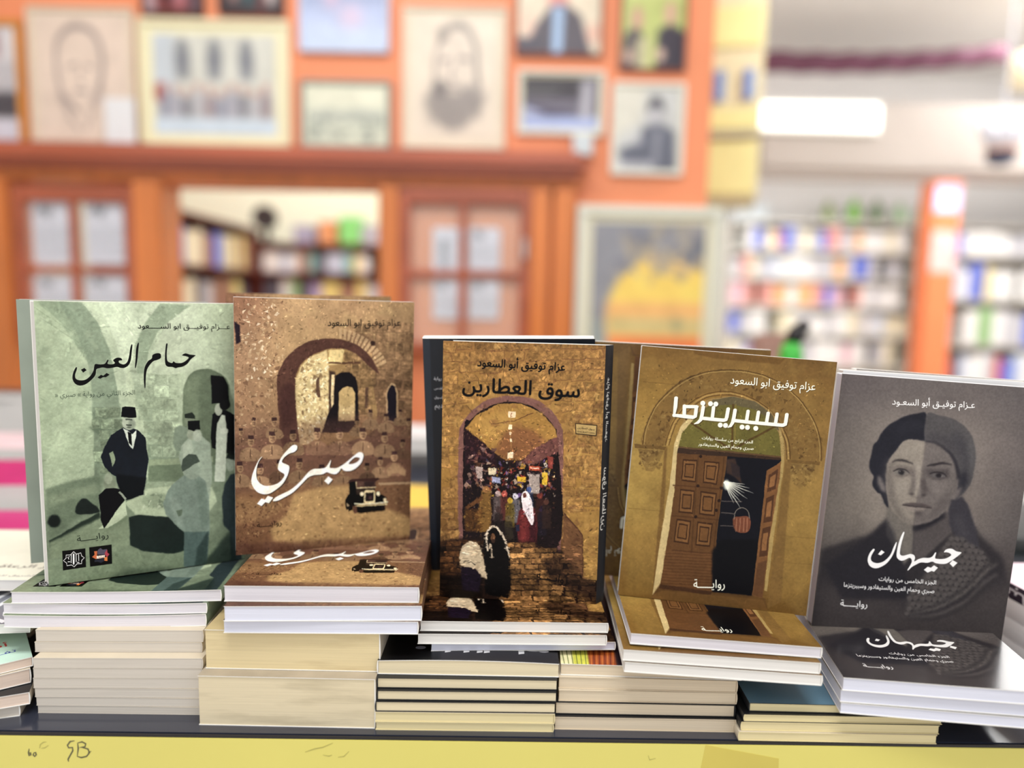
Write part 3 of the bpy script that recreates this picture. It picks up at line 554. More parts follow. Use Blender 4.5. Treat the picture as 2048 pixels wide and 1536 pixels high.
    P([(700,880),(860,868),(855,1190),(785,1165),(780,975)], (148,118,66), 1, 1.5); P([(698,876),(782,978),(783,1165),(692,1062)], (104,76,52), 1, 1.5); a.line([(700,880),(782,978),(783,1165)], 5, (60,38,32), .8, 1.5, False); a.specks(790,890,850,1160,50,12,[(170,138,80),(124,92,56)],.5,44,soft=2); a.specks(700,900,780,1120,40,10,[(80,54,40),(130,98,64)],.5,45,soft=2)
    P([(600,1090),(692,1062),(790,1170),(855,1195),(855,1290),(760,1240),(640,1180)], (30,20,18), .6, 8)
    P([(338,1010),(352,960),(380,938),(410,945),(440,1010),(458,1100),(462,1200),(450,1262),(345,1245),(340,1130)], (16,14,14), 1, 1.2)
    a.line([(355,1050),(352,975),(372,942),(398,944),(425,985),(448,1050),(452,1085)], [8,9,10,10,9,8,4], (206,194,170), .95, 1); a.line([(362,1040),(370,1020),(374,1080)], 7, (196,182,156), .9, 1); a.ell(378,988,11,18,(104,76,54),1,1); a.ell(380,1004,9,10,(60,44,36),.9,1)
    P([(225,1080),(240,1025),(270,1003),(308,1010),(330,1050),(345,1130),(352,1175),(330,1168),(300,1128),(255,1122),(228,1112)], (186,172,142), 1, 1.5); a.specks(232,1015,340,1150,40,10,[(212,200,172),(140,122,96),(160,144,116)],.6,46,soft=1.5); P([(232,1118),(300,1128),(325,1165),(320,1235),(240,1225)], (30,22,36), .95, 2)
    a.strokes(3200, 16, 6, .16, 7, a=.65); a.strokes(1100, 9, 4, .4, 8, (.14,.33,.75,.78), a=.75); a.strokes(900, 22, 5, .3, 9, (0,.76,1,1), a=.6, angle=.1); a.warp(4, 14, 10); a.warp(1.8, 70, 11); a.sharpen(.7)
    # street sign
    P([(746,474),(845,484),(842,535),(748,524)], (60,48,34)); P([(750,478),(841,488),(838,530),(752,520)], (172,150,98))
    a.text('سوق العطارين', (756,498), (832,508), (30,26,22), ky=.9); a.text('SUQ ALATTARIN', (756,515), (832,525), (30,26,22), ar=False)
    a.mottle(.10, 12, 47); a.mottle(.06, 80, 48, octaves=2)
    a.frame(910, 690, 6.6065); K = (14,12,10)
    for c, al in ((150,120,70), 0), (K, 1):
        a.text('سوق العطارين', (100,612), (1640,722), c, al, ky=.98, bold=2.6)
    a.text('عزام توفيق أبو السعود', (295,282), (1452,368), K, ky=1.1, bold=1.6)
    a.frame(820, 640, 2.259); a.text(ROWAYA, (575,1172), (712,1198), (14,10,8), ky=1.15, bold=.7)
    a.grade(.95, (1.03,1.0,1.0), 1.15, .38); return a.image('print_market_vault')

def art_door():
    a = Art(790, 1080, [(1282,696),(1674,735),(1611,1239),(1238,1197)]); a.begin(4)
    a.grid(3, 6, [(120,88,50),(130,98,58),(112,82,48), (146,112,62),(140,106,60),(132,100,58), (160,128,74),(130,100,60),(142,110,66),
                  (164,132,76),(130,100,60),(146,114,66), (142,108,60),(120,88,54),(136,104,58), (112,82,44),(96,70,42),(112,82,44)])
    a.frame(1170, 660, 2.1943); P = a.poly
    a.specks(160, 90, 1100, 1250, 120, 40, [(168,134,80),(122,90,50),(152,118,66)], .25, 51, soft=8)
    for L in ([(240,520),(215,518)],[(190,800),(340,815)],[(880,1040),(1020,1050)],[(250,240),(430,260)],[(830,920),(1040,940)]): a.line(L, 3, (100,72,40), .5, 1, False)
    P([(470,100),(880,150),(850,172),(560,140),(480,118)], (104,74,42), .7, 2)
    ring = [(250,520),(262,440),(310,340),(400,250),(500,205),(620,190),(740,202),(850,248),(940,318),(1000,410),(1032,500),(1035,600),(905,592),(895,500),(840,400),(750,322),(640,287),(530,295),(440,342),(380,420),(345,525)]
    P(ring, (124,94,56), .95, 1.5, True)
    a.specks(250, 190, 1040, 600, 420, 11, [(150,120,76),(88,62,36),(136,106,64),(70,48,28)], .6, 52, inpoly(ring), soft=1)
    for off, c in ((0, (84,60,34)), (6, (166,134,86))):
        a.line([(252+off,520),(265+off,440),(312+off,345),(402+off,255+off),(502,208+off),(620,193+off),(740,205+off),(850,250+off),(938-off,322),(998-off,412),(1030-off,502),(1035-off,600)], 4, c, .8, .8)
    for k, c in ((0, (84,58,34)), (8, (176,142,94)), (16, (88,62,38))):
        a.line([(352+k,525),(385+k,425),(445+k,350+k),(530,300+k),(640,290+k),(750,328+k),(838-k,405),(892-k,505),(902-k,592)], 4, c, .8, .8)
    P([(215,518),(358,530),(350,545),(218,535)], (112,84,50), 1, 1); P([(232,538),(345,548),(325,600),(300,642),(268,636),(248,590)], (122,94,58), 1, 1.5); a.specks(238,545,335,630,60,9,[(84,60,36),(156,126,80)],.7,53)
    P([(888,592),(1032,604),(1028,618),(890,606)], (112,84,50), 1, 1); P([(898,608),(1012,618),(985,680),(940,722),(915,700),(902,650)], (122,94,58), 1, 1.5); a.specks(902,615,1000,705,60,9,[(84,60,36),(156,126,80)],.7,54)
    P([(345,545),(310,1180),(180,1178),(215,640)], (156,124,70), .35, 8); P([(905,640),(850,1200),(960,1265),(1040,650)], (150,118,68), .35, 8)
    P([(350,540),(362,530),(340,1000),(318,1185),(300,1180)], (112,82,48), .8, 2); P([(878,600),(905,600),(860,1210),(800,1240)], (120,90,54), .8, 2)
    P([(392,548),(400,480),(440,400),(480,350),(555,318),(650,310),(745,330),(820,382),(862,460),(880,560),(870,600),(400,570)], (150,120,80), 1, 1)
    # fan light
    P([(402,545),(418,470),(470,398),(545,350),(645,334),(740,350),(815,405),(852,480),(862,580),(402,548)], (106,96,52), 1, 1.2)
    P([(545,350),(560,325),(650,312),(745,332),(820,392),(860,470),(835,455),(790,400),(740,368),(645,348)], (98,86,66), .95, 1.5)
    for L in ([(650,345),(645,545)],[(640,545),(440,408)],[(650,545),(845,440)]): a.line(L, 9, (84,62,34), .9, 1, False)
    a.line([(662,345),(657,545)], 4, (140,116,60), .7, .8, False)
    P([(400,528),(864,578),(862,598),(398,562)], (62,44,36), 1, 1); P([(400,528),(864,578),(864,584),(400,535)], (100,74,52), .9, .8)
    # stone jambs
    P([(462,400),(418,442),(392,520),(372,700),(340,900),(300,1180),(332,1182),(372,900),(398,700),(404,560),(424,470),(478,412)], (196,170,128), 1, 1); P([(848,440),(872,500),(874,600),(820,1000),(800,1165),(788,1160),(812,900),(860,600),(856,500)], (166,138,92), .95, 1)
    P([(300,1182),(335,1130),(560,1165),(735,1182),(792,1195),(800,1240),(300,1195)], (96,68,42), 1, 2); P([(300,1180),(345,1160),(780,1200),(800,1245),(300,1195)], (112,80,48), .8, 2)
    # door leaf
    P([(404,560),(626,576),(600,760),(583,900),(562,1165),(335,1132),(372,900),(396,700)], (98,66,42), 1, 1)
    for q in ([(430,585),(494,590),(486,690),(424,682)],[(524,594),(592,600),(580,700),(518,692)],[(420,718),(484,725),(474,828),(412,820)],[(508,728),(580,736),(570,838),(502,830)],[(404,848),(470,856),(458,960),(392,950)],[(496,860),(562,868),(552,972),(488,964)]):
        c = np.mean(q, 0); Q = np.array(q, float); P(Q, (66,42,28), 1, .8); P(c+(Q-c)*.86, (122,84,54), 1, .8); P(c+(Q-c)*.64, (62,40,28), 1, .8); P(c+(Q-c)*.52, (112,76,48), 1, 1)
    for x in ((497,570,470,1000),(612,577,565,1000)): a.line([(x[0],x[1]),(x[2],x[3])], 6, (84,56,36), .9, 1, False)
    for y in (700,835,985): a.line([(385,y),(590,y+18)], 6, (80,52,34), .8, 1.2, False)
    for x, y in ((507,575),(497,705),(600,715),(488,840),(590,770),(578,812),(598,845)): a.ell(x, y, 7, 7, (46,30,24), 1, .8)
    for i in range(26):
        y = 992+i*6.5; a.line([(352-i*.6,y),(566,y+12)], 3, (88,56,38) if i % 2 else (122,80,54), .5, 1, False)
    P([(335,1132),(562,1165),(556,1180),(330,1150)], (70,46,34), .9, 1.5)
    P([(626,576),(860,594),(800,690),(770,900),(735,1182),(562,1165),(583,900),(600,760)], (20,20,30), 1, 1)
    P([(560,990),(600,940),(770,940),(735,1182),(562,1165)], (14,14,20), 1, 4); P([(620,590),(660,585),(690,700),(650,660),(620,650)], (84,60,50), .7, 3); P([(640,600),(680,620),(680,670),(645,660)], (50,40,44), .9, 2)
    for L in ([(600,772),(690,775)],[(598,822),(660,828)],[(596,880),(665,882)]): a.line(L, 5, (90,80,80), .8, 1, False)
    for i in range(9):
        t = .12+i*.13; r = 90+60*((i*37) % 5)/5; a.line([(613,688),(613+r*math.cos(t), 688+r*math.sin(t))], [9,1], (236,230,226), .75, 1, False)
    a.ell(622, 700, 12, 22, (255,255,250), .9, 4)
    P([(652,845),(680,838),(722,842),(728,880),(712,908),(678,910),(656,888)], (112,66,52), 1, 1, True)
    for x in (668,684,700,714): a.line([(x,845),(x-4,906)], 4, (160,110,90), .7, .8, False)
    a.line([(656,850),(664,815),(690,802),(716,815),(724,848)], 4, (120,110,106), .9, .8)
    P([(798,640),(858,602),(852,690),(812,930),(780,1192),(735,1180),(768,900)], (122,82,54), 1, 1)
    for q in ([(806,660),(846,632),(838,720),(800,735)],[(796,760),(832,745),(820,860),(782,868)],[(780,890),(816,882),(800,1010),(765,1015)]): a.poly(q, (78,50,36), .9, 1); c = np.mean(q, 0); a.poly(c+(np.array(q)-c)*.6, (140,96,64), .9, 1)
    P([(760,1040),(798,1030),(780,1192),(735,1180)], (92,62,44), .8, 2)
    a.strokes(1400, 14, 4, .10, 12, a=.45); a.strokes(700, 8, 4, .3, 13, (.04,.06,.97,.4), a=.5); a.warp(2.2, 16, 14); a.warp(1.0, 70, 15); a.sharpen(.8); a.mottle(.09, 14, 55); a.mottle(.06, 90, 56, octaves=2)
    # title
    a.frame(1320, 750, 6.0235); W = (246,244,238); S = (70,48,24)
    T = [([(190,322),(182,430),(168,532),(300,548),(400,560)],46), ([(400,558),(424,545),(430,500),(436,440)],44), ([(445,432),(300,428)],40), ([(292,420),(290,500),(290,545)],44),
         ([(520,435),(505,530),(490,590),(455,625),(412,640)],[44,44,42,34,10]), ([(510,572),(620,585),(770,600)],42), ([(645,440),(628,590)],42), ([(770,600),(795,590),(805,560),(822,462)],44),
         ([(905,478),(890,570),(875,630),(850,670),(818,688)],[44,44,42,36,10]), ([(900,605),(1100,630),(1300,650),(1480,668)],42), ([(1062,492),(1042,620)],42), ([(1187,505),(1166,634)],42), ([(1304,518),(1282,645)],42), ([(1410,530),(1390,658)],42), ([(1478,668),(1508,655),(1516,620),(1528,538)],44)]
    dots = [(515,390),(608,397),(672,402),(727,658),(790,663),(990,685),(1055,690),(1155,702)]
    for d, c in ((8, S), (0, W)):
        for L, w in T: a.line([(x+d, y+d) for x, y in L], w, c, smooth=False)
        for L, w in T:
            for (x, y), ww in ((L[0], w if not np.ndim(w) else w[0]), (L[-1], w if not np.ndim(w) else w[-1])): a.ell(x+d, y+d, ww*.5, ww*.42, c)
            if not np.ndim(w):
                for x, y in L[1:-1]: a.ell(x+d, y+d, w*.5, w*.5, c)
        for x, y in dots: a.ell(x+d, y+d, 30, 30, c)
    a.text('عزام توفيق ابو السعود', (845,152), (1868,250), W, ky=1.1, bold=.5, shadow=(70,48,24))
    a.text('الجزء الرابع من سلسلة روايات', (505,825), (1118,885), W, ky=.95, bold=.35); a.text('صبري وحمام العين والستيفادور', (462,900), (1128,962), W, ky=.95, bold=.35)
    a.frame(1170, 660, 2.1943); a.text(ROWAYA, (480,1148), (616,1150), W, ky=1.15, bold=.6)
    a.grade(.94, (.98,1.0,.94), 1.1, .4); return a.image('print_carved_doorway')

def art_portrait():
    a = Art(790, 1080, [(1686,739),(2080,768),(2004,1276),(1622,1242)]); a.begin(5)
    a.grid(4, 5, [(100,90,88),(106,96,92),(106,96,92),(98,90,88), (112,102,94),(136,124,112),(130,118,108),(106,96,92),
                  (112,102,92),(138,126,112),(124,112,102),(96,88,84), (92,84,78),(80,72,68),(80,72,70),(76,68,66), (74,66,64),(66,58,58),(70,62,60),(72,64,62)])
    a.frame(1590, 700, 1.9192); P = a.poly
    P([(100,750),(200,715),(290,690),(350,635),(380,600),(440,640),(640,600),(720,700),(800,780),(830,900),(800,1110),(60,1050)], (46,42,46), .9, 9)
    P([(85,880),(300,900),(430,960),(600,950),(830,860),(810,1120),(60,1060)], (74,66,64), .75, 30)
    a.frame(1700, 800, 5.9067)
    P([(430,1080),(520,1250),(640,1360),(755,1420),(750,1750),(640,1900),(560,1750),(430,1536)], (112,104,94), 1, 4); P([(755,1400),(950,1380),(1130,1250),(1200,1300),(1230,1500),(1050,1650),(850,1850),(750,1900)], (84,76,74), 1, 4)
    P([(755,1405),(950,1370),(1120,1250),(1130,1330),(1000,1420),(860,1470),(755,1500)], (34,32,40), .9, 6)
    P([(250,1540),(440,1350),(520,1500),(640,1900),(730,2300),(400,2300),(-100,2300),(-300,1900)], (38,36,44), .7, 8)
    P([(910,118),(800,108),(680,130),(560,180),(450,255),(370,345),(330,430),(280,490),(255,600),(232,720),(250,800),(285,850),(270,930),(310,1020),(370,1060),(400,1150),(455,1215),(445,1080),(440,900),(460,700),(500,600),(570,520),(630,440),(700,410),(790,418),(895,430)], (38,38,48), 1, 2.5, True)
    P([(560,260),(700,190),(880,180),(880,300),(700,300),(560,380)], (50,50,60), .5, 12)
    P([(912,116),(1050,122),(1200,160),(1340,240),(1430,350),(1478,480),(1488,620),(1470,780),(1430,930),(1330,1050),(1250,1120),(1290,900),(1270,720),(1210,600),(1110,500),(1010,450),(890,430)], (84,80,80), 1, 2.5, True)
    P([(1220,300),(1380,420),(1440,640),(1400,880),(1300,1040),(1340,800),(1320,600),(1200,430)], (62,60,66), .7, 14); P([(960,330),(1150,380),(1300,520),(1330,700),(1220,560),(1080,450),(900,410)], (70,66,70), .7, 10); P([(1400,330),(1470,480),(1480,640),(1440,860),(1420,640)], (98,96,94), .6, 10)
    P([(1290,860),(1360,760),(1400,900),(1330,1040),(1260,1100)], (34,34,46), .8, 10)
    P([(440,700),(500,600),(570,520),(630,440),(700,410),(790,418),(895,430),(870,640),(835,900),(775,1200),(755,1422),(700,1412),(600,1355),(500,1255),(455,1130),(428,1000),(425,850)], (146,134,118), 1, 3)
    P([(895,430),(1010,450),(1110,500),(1212,600),(1265,720),(1285,880),(1262,1030),(1200,1150),(1130,1260),(1050,1330),(950,1385),(850,1412),(755,1422),(775,1200),(835,900),(870,640)], (112,102,96), 1, 3)
    a.line([(890,432),(1010,452),(1110,505),(1212,605),(1268,730),(1290,880)], [14,20,26,32,40,50], (36,34,44), .9, 4)
    P([(425,850),(440,700),(520,590),(500,760),(470,900),(480,1100),(440,1100)], (116,106,98), .6, 16); P([(470,1150),(520,1270),(640,1370),(755,1420),(765,1330),(620,1290),(520,1160)], (118,108,96), .6, 14); P([(1262,760),(1285,880),(1262,1030),(1130,1260),(1060,1320),(1140,1150),(1220,950)], (92,84,80), .6, 16)
    P([(330,850),(350,830),(420,960),(430,1040),(370,1010),(335,930)], (120,110,104), .9, 5); P([(1255,1010),(1330,960),(1310,1040),(1270,1100),(1220,1110)], (110,100,96), .9, 5); a.line([(350,1100),(345,1150),(380,1175),(390,1120)], 10, (130,120,110), .8, 2)
    P([(428,850),(470,700),(520,640),(500,800),(520,1000),(560,1180),(640,1300),(755,1370),(755,1422),(600,1355),(455,1130)], (100,91,84), .6, 8)
    P([(500,1120),(600,1180),(640,1280),(560,1260)], (120,110,98), .5, 8); P([(560,900),(680,900),(690,1010),(600,1080),(540,1000)], (158,146,130), .5, 9)
    P([(775,720),(795,860),(760,980),(728,930),(742,800)], (104,94,88), .7, 5); P([(850,700),(900,760),(890,900),(850,960),(838,880)], (88,78,74), .6, 5)
    P([(970,900),(1090,890),(1150,960),(1080,1060),(1000,1040)], (124,113,106), .55, 9); P([(1050,1100),(1180,1040),(1160,1180),(1040,1310),(900,1370),(1000,1230)], (90,81,78), .6, 8)
    P([(640,440),(880,450),(860,600),(600,600)], (158,146,128), .45, 10); P([(900,460),(1060,500),(1150,600),(900,620)], (118,108,102), .5, 9)
    P([(770,1290),(900,1300),(880,1370),(760,1390)], (96,86,82), .5, 7); P([(640,1290),(750,1300),(745,1380),(680,1360)], (150,138,122), .5, 7)
    # eyes, brows
    a.line([(500,680),(570,652),(660,665),(755,705)], [8,24,26,10], (50,44,46), .9, 3); a.line([(910,725),(1000,710),(1110,692),(1210,715)], [12,30,26,8], (44,38,42), .9, 3)
    P([(500,760),(580,720),(690,730),(770,760),(790,860),(700,830),(560,850)], (104,92,86), .75, 7); P([(890,760),(1000,760),(1180,760),(1180,860),(1060,880),(930,850)], (72,64,64), .8, 7)
    P([(520,800),(580,768),(650,766),(705,800),(660,828),(580,832)], (126,118,108), .9, 3, True); a.ell(612, 798, 34, 32, (44,40,44), 1, 3); a.line([(512,790),(575,762),(650,764),(712,804)], [8,14,14,6], (38,34,38), .9, 2); a.line([(540,838),(610,848),(680,832)], 8, (92,82,78), .8, 3); a.ell(598,788,7,6,(150,144,136),.8,1.5); a.line([(520,740),(590,722),(680,735)], 6, (100,90,84), .7, 3)
    P([(960,830),(1020,805),(1090,812),(1140,842),(1080,862),(1000,858)], (96,90,88), .9, 3, True); a.ell(1052, 832, 34, 28, (42,36,40), 1, 3); a.line([(945,815),(1020,796),(1100,806),(1150,845)], [8,14,14,6], (38,32,36), .9, 2); a.line([(970,868),(1050,880),(1120,864)], 8, (72,64,64), .8, 3); a.ell(1090,840,10,9,(120,114,108),.8,2)
    # nose
    P([(780,700),(860,690),(835,900),(830,1000),(770,1000),(790,860)], (160,148,132), .7, 9); P([(700,1000),(740,900),(780,850),(780,1000),(740,1060),(690,1050)], (104,94,88), .7, 5); P([(840,860),(900,900),(930,1010),(900,1070),(840,1040)], (80,70,68), .7, 5)
    a.ell(735, 1052, 28, 14, (62,54,54), .85, 4); a.ell(870, 1066, 30, 14, (56,48,50), .85, 4); a.line([(700,1040),(735,1075),(800,1095),(870,1090),(915,1050)], [8,12,14,12,8], (84,74,70), .7, 4); a.line([(900,980),(960,1050),(1030,1130)], [6,12,4], (76,66,66), .7, 5)
    P([(780,1000),(830,1000),(840,1060),(790,1070)], (156,144,130), .5, 8)
    # mouth
    P([(625,1180),(700,1160),(770,1158),(805,1168),(860,1165),(930,1190),(980,1220),(900,1218),(800,1210),(700,1205)], (84,72,70), .95, 3, True); a.line([(625,1182),(700,1196),(790,1206),(880,1212),(975,1222)], [6,12,12,10,4], (46,38,40), .95, 2)
    P([(660,1205),(780,1216),(900,1222),(860,1250),(780,1262),(700,1245)], (140,126,114), .9, 4, True); P([(775,1258),(860,1260),(840,1300),(775,1300)], (54,46,48), .7, 7); a.line([(690,1268),(760,1285)], 10, (100,90,82), .7, 5)
    a.ell(800,1120,14,26,(120,108,98),.6,5)
    # scarf tail and chequered scarf
    P([(1250,1120),(1330,1080),(1400,1180),(1450,1330),(1500,1480),(1550,1750),(1400,1700),(1250,1560),(1180,1420),(1165,1250),(1205,1120)], (58,55,62), 1, 4); P([(1250,1250),(1330,1350),(1400,1500),(1440,1650),(1330,1560),(1240,1400)], (74,70,74), .6, 12)
    a.frame(1590, 700, 1.9192); Kf = [(600,690),(640,700),(720,750),(760,800),(730,870),(640,930),(540,980),(430,1000),(430,930),(480,870),(540,780)]
    P(Kf, (80,73,70), .85, 6)
    r = np.random.default_rng(9); ins = inpoly(Kf)
    for i in range(15):
        for j in range(15):
            x = 430+i*24+(j % 2)*12+r.normal()*2; y = 690+j*22+i*2+r.normal()*2
            if ins(x, y): a.ell(x, y, 10, 9, (98,90,86), .5, 2); a.ell(x+12+r.normal()*2, y+8, 5, 4, (46,43,46), .7, 2)
    for k, (c, al) in enumerate((((52,48,50),.9),((98,90,84),.7),((48,44,48),.9),((94,86,82),.7),((52,48,50),.8))):
        o = k*17; a.line([(440,995+o*.3),(540,965+o*.7),(650,900+o),(730,820+o*1.1),(780,780+o*1.2)], 15, c, al*.7, 5)
    a.warp(2.2, 22, 17); a.warp(1.0, 60, 18); a.sharpen(.4); a.mottle(.05, 10, 61); a.mottle(.07, 110, 62, octaves=2)
    # lettering
    a.frame(1660, 1030, 7.0621); W = (244,242,236)
    for t in ([(1615,460),(1640,425),(1690,408),(1740,415),(1790,445),(1855,458),(1857,475),(1790,530),(1720,580),(1650,620),(1580,626),(1500,615),(1450,593),(1380,610),(1290,605),(1230,630),(1160,670),(1110,717),(1100,708),(1140,640),(1160,590),(1150,552),(1120,540),(1060,570),(1010,580),(970,560),(945,520),(950,440),(975,330),(1010,230),(1040,174),(1056,180),(1040,240),(1012,340),(995,430),(995,490),(1030,510),(1080,500),(1140,485),(1190,500),(1206,540),(1195,590),(1250,560),(1320,540),(1400,540),(1450,520),(1488,468),(1506,468),(1490,540),(1530,555),(1600,555),(1660,540),(1718,500),(1690,470),(1650,460)],
              [(625,413),(633,430),(592,500),(580,560),(610,600),(680,615),(760,590),(830,530),(870,470),(897,400),(935,322),(947,325),(930,400),(900,480),(860,550),(800,620),(720,670),(640,689),(570,660),(538,600),(538,540),(565,470),(605,420)]): a.poly(t, W, 1, 0, True)
    for t in ([(680,490),(730,430),(775,460),(720,505)],[(1330,710),(1385,665),(1430,680),(1475,645),(1530,680),(1475,737),(1440,725),(1385,750)],[(1695,620),(1740,570),(1807,610),(1745,670)]): a.poly(t, W)
    a.text('الجزء الخامس من روايات', (690,862), (1502,918), W, ky=1.0, bold=.45); a.text('صبري وحمام العين والستيفادور وسبيريتزما', (195,950), (1478,1040), W, ky=1.15, bold=.4); a.text(ROWAYA, (145,1222), (525,1245), W, ky=1.0, bold=.4)
    a.frame(1590, 700, 1.9192); a.text('عـزام توفيـق أبو السعـود', (375,192), (692,205), W, ky=1.0, bold=.4)
    a.grade(.7, (.99,.99,1.0), 1.08); return a.image('print_portrait_of_woman')
# ---------------------------------------------------------------- the setting
WALL = 2.6
orange = paint('orange_wall_paint', (238,148,104), .55, .05, 3, .15, bscale=120)
cream_wall = paint('cream_wall_paint', (240,244,222), .7, .03, 2, .1, bscale=90)
white_wall = paint('white_wall_paint', (232,230,228), .7, .03, 2, .1, bscale=90)
wood = paint('honey_stained_wood', (216,126,62), .4, .16, 3, .2, coat=.2, stretch=(6, 6, .6))
wood_red = paint('red_brown_stained_wood', (176,90,58), .38, .2, 3, .2, coat=.4, stretch=(.6, 6, 6))
wood_dark = paint('dark_mahogany_wood', (96,40,28), .45, .2, 4, .1, stretch=(1, 5, 1))
XR = on_y(1418, 300, WALL)[0]; XL = -2.6
def wx(x): return on_y(x, 450, WALL)[0]
def wz(y, x=600): return on_y(x, y, WALL)[2]
z_corn_t, z_corn_b, z_head = wz(303), wz(352), wz(372)
x_open0, x_open1 = wx(338), wx(763)
mb = MB()
mb.box((XL, WALL, z_head), (XR, WALL+.14, 3.0))
mb.box((wx(1095), WALL, 0), (XR, WALL+.14, z_head))
mb.box((x_open1, WALL+.02, 0), (wx(1095), WALL+.14, z_head))
tag(mb.make('wall_back', orange), kind='structure')
tag(MB().box((XL-.6, WALL, 0), (wx(-60), WALL+.14, z_head)).make('wall_back_low', orange), kind='structure')
tag(MB().box((-3.2, -2.6, -.02), (4.6, 7.2, 0)).make('floor', paint('pale_floor_tiles', (196,188,176), .4, .08, 2)), kind='structure')
tag(MB().box((-3.2, -.9, 3.0), (4.6, 7.2, 3.06)).make('ceiling', paint('ceiling_white', (240,238,236), .8, .02)), kind='structure')
tag(MB().box((-3.2, -.9, 0), (-3.1, 7.2, 3.0)).make('wall_left', white_wall), kind='structure')
tag(MB().box((4.5, -.9, 0), (4.6, 7.2, 3.0)).make('wall_right', white_wall), kind='structure')
tag(MB().box((-3.1, 5.0, 0), (.35, 5.1, 3.0)).make('wall_far_left', cream_wall), kind='structure')
tag(MB().box((.25, 5.1, 0), (.35, 6.6, 3.0)).make('wall_far_return', white_wall), kind='structure')
tag(MB().box((.35, 6.5, 0), (4.5, 6.6, 3.0)).make('wall_far_right', white_wall), kind='structure')
# wooden partition: cornice, frieze, posts
c = MB(); c.box((XL, WALL-.12, z_corn_b), (wx(1168), WALL, z_corn_t)); tag(c.make('trim_1', wood_red, bevel=.03), kind='structure')
c = MB(); c.box((XL, WALL-.05, z_head), (wx(1160), WALL, z_corn_b)); tag(c.make('trim_2', wood, bevel=.006), kind='structure')
for i, (a, b) in enumerate(((-60, 38), (282, 338), (763, 802), (1062, 1098), (1106, 1148))):
    tag(MB().box((wx(a), WALL-.06, 0), (wx(b), WALL+.1 if b < 700 else WALL+.02, z_head)).make('trim_%d' % (i+3), wood, bevel=.006), kind='structure')
glass = bpy.data.materials.new('window_glass'); glass.use_nodes = True
_b = glass.node_tree.nodes['Principled BSDF']; _b.inputs['Base Color'].default_value = (.9, .95, .95, 1); _b.inputs['Roughness'].default_value = .03; _b.inputs['Alpha'].default_value = .12
sheet_mats = []
def casement(name, x0, x1, ytop, ymid, xm, back):
    X0, X1, Z1, ZM, XM = wx(x0), wx(x1), wz(ytop, (x0+x1)/2), wz(ymid, (x0+x1)/2), wx(xm)
    r = tag(empty(name, (X0, WALL, .8)), kind='structure'); inv = Matrix.Translation((-X0, -WALL, -.8))
    T = inv; Y0, Y1 = WALL-.05, WALL-.015
    Z0 = 2*ZM-Z1+.02
    def part(nm, a, b, m, bev=.004):
        o = MB().box(a, b, T).make(nm, m, r, bevel=bev); return o
    part('stile', (X0, Y0, Z0), (X0+.035, Y1, Z1), wood_red); part('stile', (X1-.035, Y0, Z0), (X1, Y1, Z1), wood_red)
    part('rail', (X0+.035, Y0, Z1-.055), (X1-.035, Y1, Z1), wood_red); part('rail', (X0+.035, Y0, Z0), (X1-.035, Y1, Z0+.035), wood_red)
    part('mullion', (XM-.012, Y0+.004, Z0+.035), (XM+.012, Y1, Z1-.055), wood_red, .002)
    part('crossbar', (X0+.035, Y0+.008, ZM-.012), (X1-.035, Y1, ZM+.012), wood_red, .002)
    for a, b in ((X0+.035, XM-.012), (XM+.012, X1-.035)):
        for c, d in ((ZM+.012, Z1-.055), (Z0+.035, ZM-.012)): part('pane', (a, Y1-.012, c), (b, Y1-.009, d), glass, 0)
    if back: part('backboard', (X0, WALL-.008, Z0), (X1, WALL+.015, Z1), back, 0)
    return r
w1 = casement('window_1', 44, 282, 374, 540, 160, None)
w2 = casement('window_2', 803, 1061, 378, 549, 928, paint('pale_orange_board', (236,158,108), .6, .05))
hg = MB().box((0, 0, 0), (.014, .02, .07)).make('hinge', paint('steel_hinge', (190,180,176), .35, .05, metal=.8), w2, bevel=.003); hg.location = (wx(1046)-w2.location.x, -.07, wz(520, 1046)-.8)

def picture_sheet(im): return printed('print_'+im.name, im)

